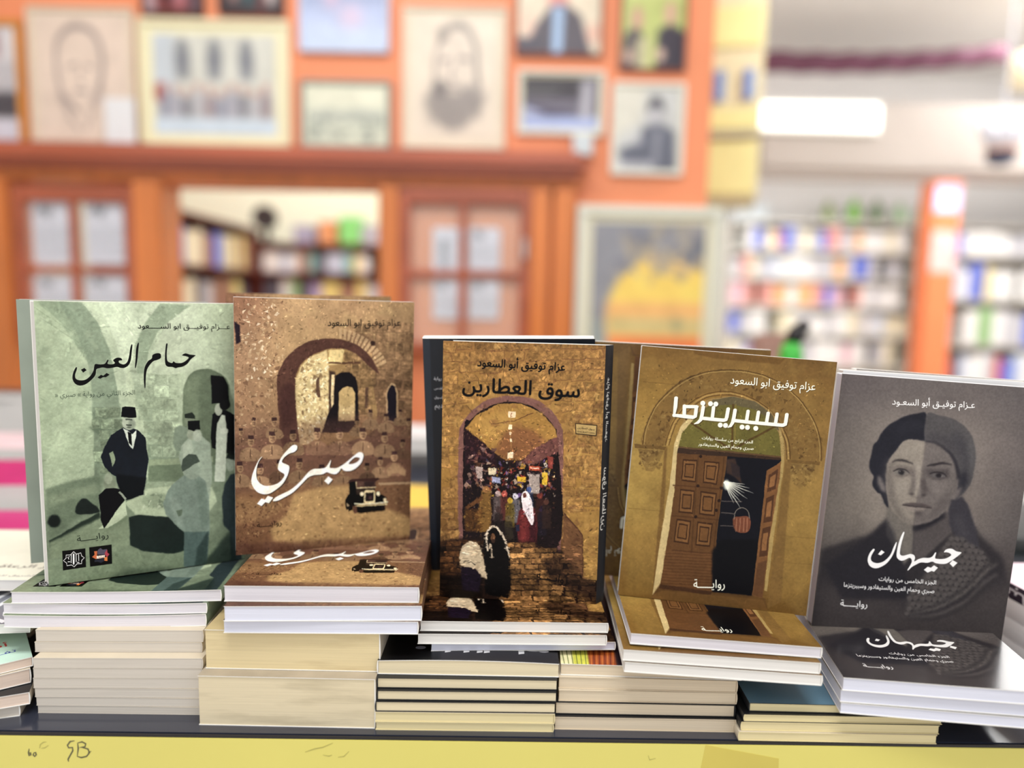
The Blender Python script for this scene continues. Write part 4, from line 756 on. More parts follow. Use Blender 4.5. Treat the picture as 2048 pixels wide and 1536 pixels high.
# ---------------------------------------------------------------- small blurred pictures on the wall
def quick(name, w, h, bg, ops, seed=1, mott=.06):
    a = Art(w, h, [(0, 0), (100, 0), (100, 100), (0, 100)]); a.begin(seed); a.im[:] = np.array(bg)/255
    for op in ops:
        k = op[0]
        if k == 'p': a.poly(op[1], op[2], op[3] if len(op) > 3 else 1, op[4] if len(op) > 4 else 2)
        elif k == 'e': a.ell(*op[1], op[2], op[3] if len(op) > 3 else 1, op[4] if len(op) > 4 else 2)
        elif k == 'l': a.line(op[1], op[2], op[3], op[4] if len(op) > 4 else 1, 1)
        elif k == 's': a.specks(*op[1:])
    a.mottle(mott, 6, seed); return a.image(name)
def rc(x0, y0, x1, y1): return [(x0,y0),(x1,y0),(x1,y1),(x0,y1)]
GR = [(90,90,100),(150,150,156),(210,210,214),(60,60,70)]
def frame_on_wall(label, x0, y0, x1, y1, fr, fw, mat_w, img, mat_rgb=None, depth=.022, cat='picture', Y=WALL, group=None, lean=0):
    """framed picture: the outer corners are given as sight lines onto the wall"""
    xm, ym = (x0+x1)/2, (y0+y1)/2
    A = on_y(x0, ym, Y); B = on_y(x1, ym, Y); Tt = on_y(xm, y0, Y); Bt = on_y(xm, y1, Y)
    W, H = B[0]-A[0], Tt[2]-Bt[2]
    r = empty('framed_picture', (A[0], Y-.002, Bt[2])); tag(r, label, cat, group)
    m = MB(); d = depth
    for nm, a, b in (('frame_rail', (0, -d, H-fw), (W, 0, H)), ('frame_rail', (0, -d, 0), (W, 0, fw)), ('frame_stile', (0, -d, fw), (fw, 0, H-fw)), ('frame_stile', (W-fw, -d, fw), (W, 0, H-fw))):
        MB().box(a, b).make(nm, fr, r, bevel=min(.003, fw*.2))
    MB().box((fw, -d*.5, fw), (W-fw, -.001, H-fw)).make('mount', paint('mount_%d_%d_%d' % (mat_rgb or (240,236,214)), mat_rgb or (240,236,214), .8, .02), r)
    q = fw+mat_w; me = bpy.data.meshes.new('print')
    me.from_pydata([(q, -d*.5-.0015, q), (W-q, -d*.5-.0015, q), (W-q, -d*.5-.0015, H-q), (q, -d*.5-.0015, H-q), (q, -d*.5-.0001, q), (W-q, -d*.5-.0001, q), (W-q, -d*.5-.0001, H-q), (q, -d*.5-.0001, H-q)], [], [(0,1,2,3),(4,7,6,5),(0,4,5,1),(1,5,6,2),(2,6,7,3),(3,7,4,0)])
    uv = me.uv_layers.new(name='UVMap'); 
    for i, c in enumerate([(0,0),(1,0),(1,1),(0,1)]): uv.data[i].uv = c
    link('print', me, r, [printed('print_'+img.name, img, .3)])
    return r
gold = paint('gilt_frame', (214,146,62), .35, .1, 20, coat=.3); pale = paint('pale_frame', (226,212,190), .5, .05); blackf = paint('dark_frame', (70,46,44), .4, .05); greyf = paint('grey_frame', (150,146,138), .45, .05); whitef = paint('white_frame', (232,232,220), .5, .04)
INK = (120,110,112)
im_sketch1 = quick('pencil_portrait_bald', 200, 280, (230,212,196), [('e',(47,36,27,30),(200,186,176),.5,6),('e',(47,38,23,27),(232,214,198),1,4),('l',[(22,20),(20,38),(26,62),(45,78)],4,INK,.55),('l',[(22,20),(35,9),(55,8),(70,18),(74,40),(68,60)],5,INK,.55),('l',[(34,40),(44,38)],3,INK,.6),('l',[(54,39),(62,41)],3,INK,.6),('l',[(48,42),(47,52),(51,53)],2,INK,.5),('l',[(40,60),(56,60)],3,INK,.6),('p',[(18,58),(30,66),(36,82),(26,74)],INK,.5,4),('p',[(56,70),(66,60),(76,58),(64,74)],INK,.5,4),('l',[(30,80),(44,92)],3,INK,.4),('l',[(60,76),(52,92)],3,INK,.4)], 2)
im_sketch2 = quick('pencil_portrait_beard', 200, 280, (232,220,202), [('e',(52,44,25,34),(222,210,196),.6,6),('l',[(34,16),(28,34),(27,52)],4,INK,.5),('p',[(30,10),(44,6),(42,18),(32,24)],(112,106,104),.65,4),('l',[(44,8),(62,8),(74,22),(77,44),(80,58)],7,(104,100,100),.55),('l',[(34,36),(45,34)],4,INK,.7),('l',[(56,33),(68,35)],4,INK,.7),('l',[(49,38),(46,50),(52,53)],3,INK,.55),('p',[(24,50),(34,60),(42,55),(60,57),(78,54),(80,70),(66,90),(48,94),(30,88),(20,72)],(138,132,130),.8,6),('l',[(38,61),(58,61)],4,(226,212,196),.6),('p',[(12,66),(24,60),(30,84),(22,90)],(130,124,122),.5,6),('p',[(80,58),(90,62),(80,84),(70,82)],(118,112,112),.6,6),('e',(34,58,8,7),(92,88,90),.65,4)], 3)
im_group = quick('group_photograph', 260, 200, (214,216,206), [('p',rc(0,0,18,60),(196,206,214),.9,6)]+[('e',(q,20,6,16),(120,124,132),.8,4) for q in (24,50,76)]+[('p',rc(q-6,20,q+6,45),(130,134,142),.8,4) for q in (24,50,76)]+[('e',(8+i*9.3,52+((i*7)%3)*3,3,5),(190,150,140),.8,2) for i in range(10)]+[('p',rc(4+i*9.3,57+((i*7)%3)*3,12+i*9.3,84),[(120,124,150),(150,150,170),(104,104,120),(170,170,180),(130,110,120)][i%5],.75,3) for i in range(10)]+[('p',rc(0,84,100,100),(206,224,238),.9,4),('e',(4,58,4,10),(170,70,60),.7,3)], 4)
im_bw = quick('street_photograph', 120, 260, (196,194,198), [('p',rc(0,0,100,30),(220,218,220),1,4),('p',rc(10,4,60,26),(120,70,80),.5,5),('p',rc(0,56,100,78),(70,66,72),.9,5),('p',rc(0,80,100,100),(214,214,226),1,3)], 5)
im_red = quick('red_toned_photograph', 200, 140, (120,60,60), [('p',rc(0,0,20,100),(190,170,176),.8,6),('e',(45,40,16,40),(60,44,52),.8,6),('e',(62,55,12,40),(206,140,150),.7,6),('p',rc(78,20,100,100),(96,84,96),.8,5)], 6)
im_dark = quick('night_crowd_photograph', 200, 140, (60,54,60), [('e',(20,50,12,30),(190,150,140),.7,6),('e',(45,55,14,34),(60,96,100),.7,6),('e',(82,50,12,36),(214,200,196),.8,6),('p',rc(60,40,72,100),(120,60,60),.7,5)], 7)
im_blue = quick('blue_sky_poster', 240, 240, (190,204,236), [('p',rc(0,0,100,50),(146,160,196),.8,20),('e',(35,40,9,16),(236,190,210),.6,10),('e',(58,66,14,16),(238,206,226),.6,12),('p',rc(0,75,100,100),(206,222,246),.8,12)], 8)
im_engr = quick('landscape_engraving', 240, 180, (220,226,206), [('p',rc(0,0,100,36),(232,234,212),1,10),('p',[(0,46),(24,40),(46,44),(70,38),(100,44),(100,60),(0,62)],(180,186,176),.8,6),('s',0,56,100,98,90,7,[(140,150,140),(190,198,184),(120,128,124)],.6,3)], 9)
im_suit = quick('man_in_suit_photograph', 220, 220, (226,214,190), [('e',(48,30,13,26),(222,150,140),1,5),('p',[(30,58),(42,44),(58,44),(76,56),(90,100),(10,100),(18,72)],(70,62,74),1,4),('p',[(42,46),(56,46),(54,100),(42,100)],(160,190,226),1,3),('p',rc(0,82,30,100),(60,54,70),1,4),('e',(12,66,9,16),(230,190,170),.7,5),('e',(92,76,8,12),(226,170,150),.7,4)], 10)
im_ship = quick('dark_documentary_photograph', 240, 170, (110,106,120), [('p',rc(0,0,80,40),(50,44,52),1,8),('l',[(0,22),(50,24)],2,(170,180,170),.7),('l',[(0,34),(40,32)],2,(170,180,170),.7),('p',[(0,50),(30,62),(60,66),(66,80),(0,80)],(70,66,90),.9,6),('p',rc(0,76,100,100),(176,190,230),1,5),('p',rc(76,8,90,80),(206,206,214),.8,6),('p',[(0,56),(30,70),(0,76)],(200,210,240),.8,4)], 11)
im_two = quick('two_people_photograph', 180, 240, (186,196,120), [('p',rc(0,0,100,30),(206,214,140),1,10),('e',(24,52,9,12),(206,160,140),1,4),('e',(76,46,9,12),(212,170,150),1,4),('p',[(6,66),(24,60),(38,72),(36,100),(0,100)],(70,60,70),1,4),('p',[(58,62),(78,56),(100,64),(100,100),(54,100)],(60,54,66),1,4),('p',rc(22,70,44,100),(210,206,160),.8,4),('e',(12,88,8,7),(214,180,160),.9,3),('e',(62,86,8,7),(220,190,170),.9,3)], 12)
im_reader = quick('monochrome_seated_man', 180, 240, (206,208,206), [('p',[(0,0),(46,0),(40,40),(0,60)],(222,220,206),.9,8),('e',(62,24,14,14),(84,84,92),1,4),('e',(62,34,11,13),(196,196,200),1,3),('p',[(44,46),(70,42),(94,52),(98,100),(10,100),(4,76),(34,66)],(104,108,122),1,6),('p',[(60,50),(72,50),(68,96),(60,96)],(170,172,182),.7,5),('e',(36,64,7,6),(180,182,190),.8,4),('p',rc(0,90,60,100),(216,216,220),.7,5)], 13)
im_poster = quick('orange_sunrise_poster', 300, 360, (248,206,130), [('p',[(0,0),(100,0),(100,22),(88,30),(78,18),(64,30),(56,16),(40,26),(26,34),(18,48),(12,64),(16,84),(24,100),(0,100)],(150,152,160),1,7),('p',[(26,34),(44,24),(60,28),(80,32),(100,28),(100,52),(14,52)],(255,222,116),1,8),('p',rc(14,50,100,60),(246,190,124),.8,6),('p',rc(16,60,100,72),(226,206,140),.8,5),('p',rc(18,62,100,65),(190,190,150),.6,3),('p',[(16,72),(100,72),(100,100),(24,100)],(250,142,86),1,4),('s',24,2,98,34,50,7,[(128,130,142),(170,166,166),(112,116,128),(200,180,140)],.6,4),('e',(78,64,5,5),(176,172,130),.8,3),('p',[(0,60),(12,62),(17,84),(24,100),(0,100)],(160,170,170),.9,4)], 14)
im_leaf = quick('printed_text_sheet', 160, 180, (226,228,240), [('s',8,10,50,30,14,6,[(90,94,108),(60,64,80)],.8,5)]+[('l',[(8,y),(92 if y%16 else 70,y)],1.6,(150,156,172),.8) for y in range(40,92,6)], 15)
im_leaf2 = quick('printed_portrait_sheet', 160, 180, (228,232,244), [('e',(40,46,14,22),(110,116,130),.8,5),('p',rc(26,66,56,96),(140,146,160),.8,5)]+[('l',[(64,y),(94,y)],1.6,(160,166,180),.8) for y in range(12,92,8)], 16)

frame_on_wall('gilt framed black-and-white street photograph at the far left of the orange wall', -50, 42, 54, 300, gold, .022, .0, im_bw, (224,222,214))
frame_on_wall('pale framed pencil portrait of a bald man, left of the group photograph', 65, 18, 275, 300, pale, .012, .02, im_sketch1, (230,214,196))
frame_on_wall('large cream-mounted group photograph of people before three arches', 283, 42, 583, 300, paint('cream_frame', (236,230,196), .5, .04), .02, .028, im_group, (240,236,200))
frame_on_wall('small red-toned photograph above the left half of the group photograph', 287, -70, 410, 33, blackf, .01, 0, im_red)
frame_on_wall('small dark crowd photograph above the right half of the group photograph', 440, -70, 570, 33, blackf, .01, 0, im_dark)
frame_on_wall('blue sky poster with pink marks above the green landscape engraving', 600, -90, 780, 108, paint('blue_white_frame', (206,214,232), .5, .04), .01, 0, im_blue)
frame_on_wall('grey framed pale green landscape engraving standing on the cornice', 603, 163, 784, 300, greyf, .012, .01, im_engr, (226,230,208))
frame_on_wall('pencil portrait of a bearded man in a cream frame', 806, 16, 1012, 300, pale, .012, .02, im_sketch2, (234,224,204))
frame_on_wall('photograph of a man in dark suit and pale blue tie', 1032, -70, 1205, 114, paint('brown_thin_frame', (120,72,58), .5, .04), .007, 0, im_suit)
frame_on_wall('white-framed dark documentary photograph below the man in suit', 1034, 144, 1208, 272, whitef, .012, .008, im_ship, (232,226,196))
frame_on_wall('photograph of two people against yellow-green trees', 1240, -70, 1373, 144, paint('brown_thin_frame', (120,72,58), .5, .04), .006, 0, im_two)
frame_on_wall('white-framed monochrome picture of a seated man, right of the cornice end', 1222, 168, 1366, 352, whitef, .012, .006, im_reader, (232,228,212))
frame_on_wall('large white-framed orange and yellow sunrise poster at the right end of the orange wall', 1148, 414, 1434, 790, paint('off_white_frame', (226,228,214), .5, .04), .034, .022, im_poster, (236,232,206), depth=.035)
def card(name, label, x0, y0, x1, y1, Y, m, cat, th=.004, z_of=None, group=None):
    A, B = on_y(x0, y1, Y), on_y(x1, y0, Y); A[2] = on_y((x0+x1)/2, y1, Y)[2]; B[2] = on_y((x0+x1)/2, y0, Y)[2]
    if z_of is not None: A[2] = z_of
    o = MB().box((0, 0, 0), (B[0]-A[0], th, B[2]-A[2])).make(name, m, bevel=.001); o.location = (A[0], Y, A[2]); return tag(o, label, cat, group)
card('card', 'small white card leaning on the cornice before the bald pencil portrait', 212, 196, 268, 300, WALL-.05, paint('white_card', (232,234,236), .5, .03), 'card', z_of=z_corn_t)
card('card', 'pale blue-white card standing on the right end of the cornice', 1146, 268, 1186, 302, WALL-.05, paint('bluish_card', (206,216,220), .4, .05), 'card', .02, z_of=z_corn_t)
# sheets taped behind the casement panes
def sheet(label, x0, y0, x1, y1, im, Y, group=None):
    xm, ym = (x0+x1)/2, (y0+y1)/2; A = on_y(x0, ym, Y)[0]; B = on_y(x1, ym, Y)[0]; T = on_y(xm, y0, Y)[2]; L = on_y(xm, y1, Y)[2]
    me = bpy.data.meshes.new('paper_sheet'); W, H = B-A, T-L
    me.from_pydata([(0,0,0),(W,0,0),(W,0,H),(0,0,H),(0,.0006,0),(W,.0006,0),(W,.0006,H),(0,.0006,H)], [], [(0,1,2,3),(4,7,6,5),(0,4,5,1),(1,5,6,2),(2,6,7,3),(3,7,4,0)])
    uv = me.uv_layers.new(name='UVMap')
    for i, c in enumerate([(0,0),(1,0),(1,1),(0,1)]): uv.data[i].uv = c
    o = link('paper_sheet', me, None, [printed('print_'+im.name, im, .6)]); o.location = (A, Y, L); return tag(o, label, 'paper', group)
YS = WALL-.0215
for lab, x0, y0, x1, y1 in (('upper left white printed sheet behind the left casement glass', 66, 402, 148, 528), ('upper right white printed sheet behind the left casement glass', 172, 402, 256, 528), ('lower left white printed sheet behind the left casement glass', 70, 551, 148, 640), ('lower right white printed sheet behind the left casement glass', 172, 551, 258, 640)):
    sheet(lab, x0, y0, x1, y1, im_leaf, YS)
for lab, x0, y0, x1, y1, im in (('upper left sheet with a small grey portrait in the right casement', 866, 455, 920, 540, im_leaf2), ('upper right white text sheet in the right casement', 937, 455, 1000, 540, im_leaf), ('lower left white text sheet in the right casement', 866, 558, 920, 638, im_leaf), ('lower right white text sheet in the right casement', 937, 558, 998, 638, im_leaf)):
    sheet(lab, x0, y0, x1, y1, im, YS)

# ---------------------------------------------------------------- far rooms: bookcases with their books
rnd = random.Random(5)
def simple_book(name, label, cat, w, d, h, rgb, loc, rz=0, group=None, tilt=0, parts=True):
    r = empty(name, loc); r.rotation_euler = (0, tilt, rz); tag(r, label, cat, group)
    cm = paint('cover_%d_%d_%d' % rgb, rgb, .5, .05, 12)
    key = (round(w, 4), round(d, 4), round(h, 4), rgb)
    if key not in _bk:
        c = MB(); t = min(.003, w*.12)
        c.box((0, 0, 0), (w, t, h)); c.box((0, t, 0), (t, d, h)); c.box((w-t, t, 0), (w, d, h))
        p = MB().box((t, t, .004), (w-t, d-.004, h-.004))
        a = c.make('cover', cm, r); b = p.make('page_block', paint('far_pages', (232,226,208), .8, .04), r); _bk[key] = (a.data, b.data)
    else:
        for nm, me in zip(('cover', 'page_block'), _bk[key]):
            o = bpy.data.objects.new(nm, me); COL.objects.link(o); o.parent = r
    return r
_bk = {}
ORD = ['first','second','third','fourth','fifth','sixth','seventh','eighth','ninth','tenth','eleventh','twelfth','thirteenth','fourteenth','fifteenth','sixteenth','seventeenth','eighteenth','nineteenth','twentieth']
CN = {'white': (240,240,238), 'cream': (236,228,200), 'pale blue': (200,212,232), 'blue': (100,120,214), 'red': (216,100,90), 'orange': (240,186,130), 'pink': (232,190,202), 'green': (150,190,130), 'yellow': (236,220,140), 'dark': (92,88,100), 'grey': (200,200,206), 'violet': (180,164,206), 'teal': (130,190,190), 'brown': (160,120,100), 'rose': (224,160,150)}  # far book colours, lightened so the background haze is in the colour
def bookcase(label, where, X, Y, Z0, W, zs, D, m, palette, wmin, wmax, rz=0, depth_front=.03, fill=.94, seed=1, group=None):
    """open shelving; zs = heights of the shelf boards (bottom first, last one is the top)"""
    r = empty('bookcase', (X, Y, Z0)); r.rotation_euler[2] = rz; tag(r, label, 'bookcase')
    t = .022; H = zs[-1]
    MB().box((0, 0, 0), (t, D, H)).make('side_panel', m, r); MB().box((W-t, 0, 0), (W, D, H)).make('side_panel', m, r)
    MB().box((t, D-.01, 0), (W-t, D, H)).make('back_panel', m, r)
    for z in zs: MB().box((t, 0, z-t), (W-t, D-.01, z)).make('shelf', m, r)
    cnt = {}; rd = random.Random(seed); R = Matrix.Rotation(rz, 3, 'Z')
    n = len(zs)-1
    for k in range(n):
        if Z0+zs[k+1] < 1.0-.25*(Y > 4): continue
        gap = zs[k+1]-zs[k]-t; x = t+.01; shelf = ('top shelf', 'second shelf down', 'third shelf down', 'fourth shelf down', 'fifth shelf down', 'sixth shelf down')[n-1-k]
        while x < W-t-wmax-.01:
            w = rd.uniform(wmin, wmax); w = round(w/.006)*.006
            if rd.random() < fill:
                cname = rd.choice(palette); h = round(gap*rd.choice((.72, .8, .88)), 4)
                p = R @ Vector((x, depth_front, zs[k]+.0005))
                cnt[(k, cname)] = cnt.get((k, cname), 0)+1
                simple_book('book', '%s %s book from the left, %s, %s' % (ORD[cnt[(k, cname)]-1], cname, shelf, where), 'book', w, round(D*.7, 3), h, CN[cname], (X+p.x, Y+p.y, Z0+p.z), rz, '%s books, %s of the %s' % (cname, shelf, where))
            x += w+.002
    return r
# right room, far wall
def zY(y, x, Y): return on_y(x, y, Y)[2]
YR = 6.1
zr = [zY(v, 1650, YR) for v in (790, 728, 668, 612, 556, 500, 442)]
XRa, XRb = on_y(1452, 600, YR)[0], on_y(1836, 600, YR)[0]
shelf_white = paint('white_shelving', (226,224,216), .5, .04); shelf_grey = paint('grey_beige_shelving', (190,184,174), .5, .05)
bookcase('long white wall bookcase full of pale books at the back of the right-hand room', 'long white bookcase', XRa, YR, 0, XRb-XRa, [v for v in zr], .28, shelf_white, ['white','white','white','pale blue','grey','cream','orange','pink','violet','white','rose','cream','white','grey','blue'], .05, .12, seed=3)
zr2 = [zY(v, 1990, 5.9) for v in (788, 690, 600, 512, 452)]
XRc, XRd = on_y(1876, 600, 5.9)[0], on_y(2200, 600, 5.9)[0]
bookcase('grey-beige bookcase at the right edge behind the grey portrait novel', 'grey-beige bookcase', XRc, 5.9, 0, XRd-XRc, zr2, .28, shelf_grey, ['white','red','white','white','cream','yellow','grey','pale blue','green','white','blue','white'], .05, .12, seed=8)
# left room seen through the opening
YB = 4.6
xb0, xb1 = on_y(512, 520, YB)[0], on_y(800, 520, YB)[0]
zb = [zY(v, 640, YB) for v in (668, 606, 545, 487)]
bookcase('dark wooden bookcase facing the opening in the partition', 'dark bookcase facing the opening', xb0, YB, 0, xb1-xb0, zb, .3, wood_dark, ['white','violet','grey','teal','brown','yellow','green','dark','pale blue','dark','brown'], .04, .11, seed=12)
ya = 3.3; xa = on_y(338, 520, ya)[0]-.04
H1 = TABLE+.338+.375
bookcase('dark wooden side bookcase receding behind the left post of the opening', 'receding side bookcase', xa, ya, 0, 1.3, [H1-.72, H1-.48, H1-.25, H1], .3, wood_dark, ['cream','yellow','brown','dark','blue','cream','grey','brown'], .06, .13, rz=math.pi/2, seed=15)
def thing1(name, label, cat, mb, m, loc, bevel=0, smooth=False, group=None):
    o = mb.make(name, m, None, bevel, smooth); o.location = loc; return tag(o, label, cat, group)
zt = zb[-1]
for lab, x, w, h, rgb, cat, nm in (('small orange box on top of the dark bookcase facing the opening', 655, .1, .14, (226,160,110), 'box', 'storage_box'), ('light green box on top of the dark bookcase facing the opening', 700, .13, .17, (140,222,130), 'box', 'storage_box'), ('grey box at the right end of the dark bookcase top', 742, .12, .12, (186,190,200), 'box', 'storage_box'), ('lilac box left of the orange box on the dark bookcase', 607, .12, .11, (170,170,196), 'box', 'storage_box')):
    p = on_y(x, 487, YB+.05); r = empty(nm, (p[0], YB+.05, zt)); tag(r, lab, cat)
    MB().box((-w/2, 0, 0), (w/2, .15, h*.72)).make('body', paint('box_%d_%d_%d' % rgb, rgb, .6, .06), r, bevel=.004); MB().box((-w/2-.004, -.004, h*.72), (w/2+.004, .154, h)).make('lid', paint('box_%d_%d_%d' % rgb, rgb, .6, .06), r, bevel=.004)
p = on_y(520, 480, 4.62); r = empty('table_fan', (p[0], 4.75, zt)); tag(r, 'small black desk fan standing on the corner of the dark bookcase', 'fan')
blk = paint('black_plastic', (34,32,34), .4, .1)
MB().lathe([(.07,0),(.07,.015),(.02,.03),(.015,.1)]).make('base', blk, r, smooth=True); MB().tube([(0,-.01,.16),(0,-.05,.16)], [.075,.075], 16).make('fan_head', blk, r); MB().tube([(0,-.05,.16),(0,-.06,.16)], [.02,.02], 10).make('hub', paint('grey_plastic', (120,120,124), .4, .1), r)
# items on the long white bookcase
zt = zr[-1]
for i, (x, y, rgb, lab) in enumerate(((1655, 398, (150,170,110), 'olive bottle, leftmost on top of the long white bookcase'), (1706, 390, (130,200,70), 'bright green bottle on top of the long white bookcase'), (1752, 392, (110,140,96), 'dark green bottle on top of the long white bookcase'), (1798, 398, (176,214,170), 'pale green bottle on top of the long white bookcase'), (1838, 402, (190,214,190), 'palest bottle, rightmost on top of the long white bookcase'))):
    p = on_y(x, 442, YR+.1); h = (442-y)/FPX*YR
    r = empty('bottle', (p[0], YR+.1, zt)); tag(r, lab, 'bottle'); mm = paint('bottle_%d' % i, rgb, .25, .08, coat=.3)
    MB().lathe([(.04,0),(.045,.01),(.045,h*.6),(.02,h*.8),(.018,h*.9)]).make('body', mm, r, smooth=True); MB().lathe([(.02,h*.9),(.02,h)]).make('cap', shelf_white, r)
r = empty('storage_box', (on_y(1500, 442, YR+.05)[0], YR+.05, zt)); tag(r, 'pale grey archive box at the left end of the long white bookcase top', 'box')
MB().box((-.14,0,0),(.14,.2,.1)).make('body', paint('pale_archive', (206,216,220), .6, .05), r, bevel=.004); MB().box((-.145,-.004,.1),(.145,.204,.13)).make('lid', paint('pale_archive', (206,216,220), .6, .05), r, bevel=.004)
# orange pillar with notices
YP = 5.6; A, B = on_y(1862, 460, YP), on_y(1929, 330, YP)
r = empty('pillar', (A[0], YP, 0)); tag(r, 'narrow orange display pillar between the two far bookcases', 'pillar')
W = B[0]-A[0]; zt = on_y(1895, 330, YP)[2]
MB().box((0,0,0),(W,.18,zt)).make('post', paint('pillar_orange', (240,134,84), .6, .04), r, bevel=.004)
for y0, y1, rgb in ((372, 424, (206,198,236)), (462, 545, (240,196,190))):
    a, b = on_y(1895, y1, YP)[2], on_y(1895, y0, YP)[2]; MB().box((.01,-.004,a),(W-.01,-.0005,b)).make('notice', paint('notice_%d' % y0, rgb, .6, .2, 14), r)
# soffit with its lamp, valance, side cupboards
YS2 = 5.2; A, B = on_y(1522, 340, YS2), on_y(2200, 205, YS2)
tag(MB().box((A[0], YS2, on_y(1780, 340, YS2)[2]), (4.5, 5.75, on_y(1780, 205, YS2)[2])).make('trim_9', paint('beige_soffit', (178,168,160), .7, .03), bevel=.01), kind='structure')
r = empty('ceiling_light', (on_y(1500, 236, YS2-.06)[0], YS2-.062, on_y(1630, 268, YS2)[2])); tag(r, 'long bright tube light fixed on the beige soffit', 'light')
W = on_y(1765, 236, YS2-.06)[0]-r.location.x; H = on_y(1630, 206, YS2)[2]-r.location.z
MB().box((0,.02,0),(W,.06,H)).make('housing', shelf_white, r, bevel=.004); MB().box((.02,0,.02),(W-.02,.02,H-.02)).make('diffuser', glow('tube_glow', (255,252,244), 1.6), r, bevel=.004)
# burgundy valance hanging in a shallow curve
YV = 5.0; n = 24; v = []; f = []
for i in range(n+1):
    t = i/n; x = 1512+(2018-1512)*t; top = 100+20*4*t*(1-t)*.55-12*t; bot = top+44-8*t
    for k, (yy, d) in enumerate(((top,0),((top+bot)/2,.02),(bot,0),(bot,.006),((top+bot)/2,.026),(top,.006))):
        p = on_y(x, yy, YV); v.append((p[0], YV-d+.02*math.sin(i*1.9), p[2]))
for i in range(n):
    for k in range(6): a = i*6+k; b = i*6+(k+1) % 6; f.append((a, b, b+6, a+6))
f += [tuple(range(6)), tuple(n*6+k for k in range(6))]
tag(mesh('valance', v, f, paint('burgundy_cloth', (98,56,74), .8, .12, 12), smooth=True), 'burgundy cloth valance strung across the top of the right-hand room', 'valance')
tag(MB().tube([on_y(1512,112,YV-.01), on_y(1500,96,YV-.01), (on_y(1496,90,YV)[0], YV-.01, 3.0)], .004).make('cord', paint('cord_grey', (150,150,160), .6)), 'short grey cord holding the left end of the burgundy valance', 'cord')
thing1('hanging_disc', 'cream round disc at the right end of the burgundy valance', 'ornament', MB().lathe([(.03,0),(.1,.02),(.11,.1),(.1,.2),(.03,.23)]), paint('cream_disc', (240,226,190), .6, .04), tuple(on_y(2052, 180, YV-.25)), smooth=True)
# yellow side cupboards beyond the orange wall
yel = paint('pale_yellow_panel', (222,216,150), .6, .05); yel2 = paint('cream_yellow_panel', (214,206,168), .6, .05)
YC = 3.4; x0, x1 = on_y(1400, 200, YC)[0], on_y(1519, 200, YC)[0]
r = empty('wall_cupboard', (x0, YC, on_y(1460, 400, YC)[2])); tag(r, 'pale yellow wall cupboard beyond the right end of the orange wall', 'cupboard')
zt = 3.0-r.location.z; W = x1-x0; M = Matrix.Rotation(math.radians(-14), 4, 'Z')
MB().box((0,0,0),(W,.4,zt), M).make('body', yel2, r)
for ya_, yb_ in ((286, 392), (222, 262), (20, 100)):
    a, b = on_y(1460, yb_, YC)[2]-r.location.z, on_y(1460, ya_, YC)[2]-r.location.z; MB().box((.02,-.012,a),(W-.015,-.001,b), M).make('door', yel, r, bevel=.003)
for xx in (1436, 1492):
    a, b = on_y(xx, 206, YC)[2]-r.location.z, on_y(xx, 146, YC)[2]-r.location.z; c0 = on_y(xx, 200, YC)[0]-x0; MB().box((c0-.02,-.02,a),(c0+.02,-.001,b), M).make('label_plate', paint('blue_plate', (110,140,196), .5, .1), r, bevel=.002)
MB().box((0,-.03,on_y(1460,278,YC)[2]-r.location.z),(W,-.001,on_y(1460,268,YC)[2]-r.location.z), M).make('ledge', paint('grey_ledge', (180,176,150), .5), r)
# white petal lamp
YL = 4.6; p = on_y(2000, 330, YL); r = empty('pendant_lamp', tuple(p)); tag(r, 'white petal-shaped pendant lamp with a dark bowl at upper right', 'lamp')
MB().lathe([(.04,0),(.075,.02),(.085,.07),(.085,.08)]).make('bowl', paint('navy_bowl', (58,66,92), .4, .1), r, smooth=True); MB().lathe([(.087,.075),(.087,.09)]).make('rim', paint('copper_rim', (206,150,110), .4), r)
pw = paint('petal_white', (214,214,224), .5, .02)
for i in range(9):
    t = 2*math.pi*i/9; c, s_ = math.cos(t), math.sin(t); MB().tube([(c*.04,s_*.04,.08),(c*.08,s_*.08,.16),(c*.11,s_*.11,.22),(c*.13,s_*.13,.28)], [.02,.032,.024,.003], 8).make('petal', pw, r, smooth=True)
MB().tube([(0,0,.1),(0,0,3.0-p[2])], .006).make('rod', pw, r)
# chair behind the table
cb = paint('brown_rose_fabric', (176,140,128), .8, .1); cx = on_y(1550, 690, 2.25)[0]; r = empty('chair', (cx, 2.25, 0)); tag(r, 'brown-rose upholstered chair standing behind the table by the sunrise poster', 'chair')
MB().box((-.07,-.02,.62),(.07,.02,.995)).make('backrest', cb, r, bevel=.015); MB().box((-.2,-.36,.42),(.2,.06,.47)).make('seat', cb, r, bevel=.015)
for a in (-.17,.17):
    for b in (-.32,.03): MB().tube([(a,b,0),(a,b,.42)], .012).make('leg', blk, r)
MB().tube([(0,.0,.47),(0,0,.64)], .014).make('back_post', blk, r)

# ---------------------------------------------------------------- the display table
tt = paint('black_gloss_tabletop', (50,54,68), .2, .15, 6, coat=.5)
yellow = paint('yellow_laminate', (222,212,116), .42, .035, 3, .05)
E0, E1 = on_z(0, 1462, 0), on_z(1873, 1486, 0); ang = math.atan2(E1[1]-E0[1], E1[0]-E0[0])
Mt = Matrix.Translation((E0[0], E0[1], 0)) @ Matrix.Rotation(ang, 4, 'Z')
r = empty('display_table', mat=Mt); tag(r, 'long display table with black top and yellow front panel carrying the books', 'table')
TL = (-.9, 1.9)
MB().box((TL[0], 0, TABLE-.02), (TL[1], 1.3, TABLE)).make('tabletop', tt, r, bevel=.0015)
MB().box((TL[0], -.0012, TABLE-.0026), (TL[1], -.0001, TABLE-.0004)).make('edge_strip', blk, r)
MB().box((TL[0], -.0014, .08), (TL[1], -.0001, TABLE-.0028)).make('front_panel', yellow, r, bevel=.0003)
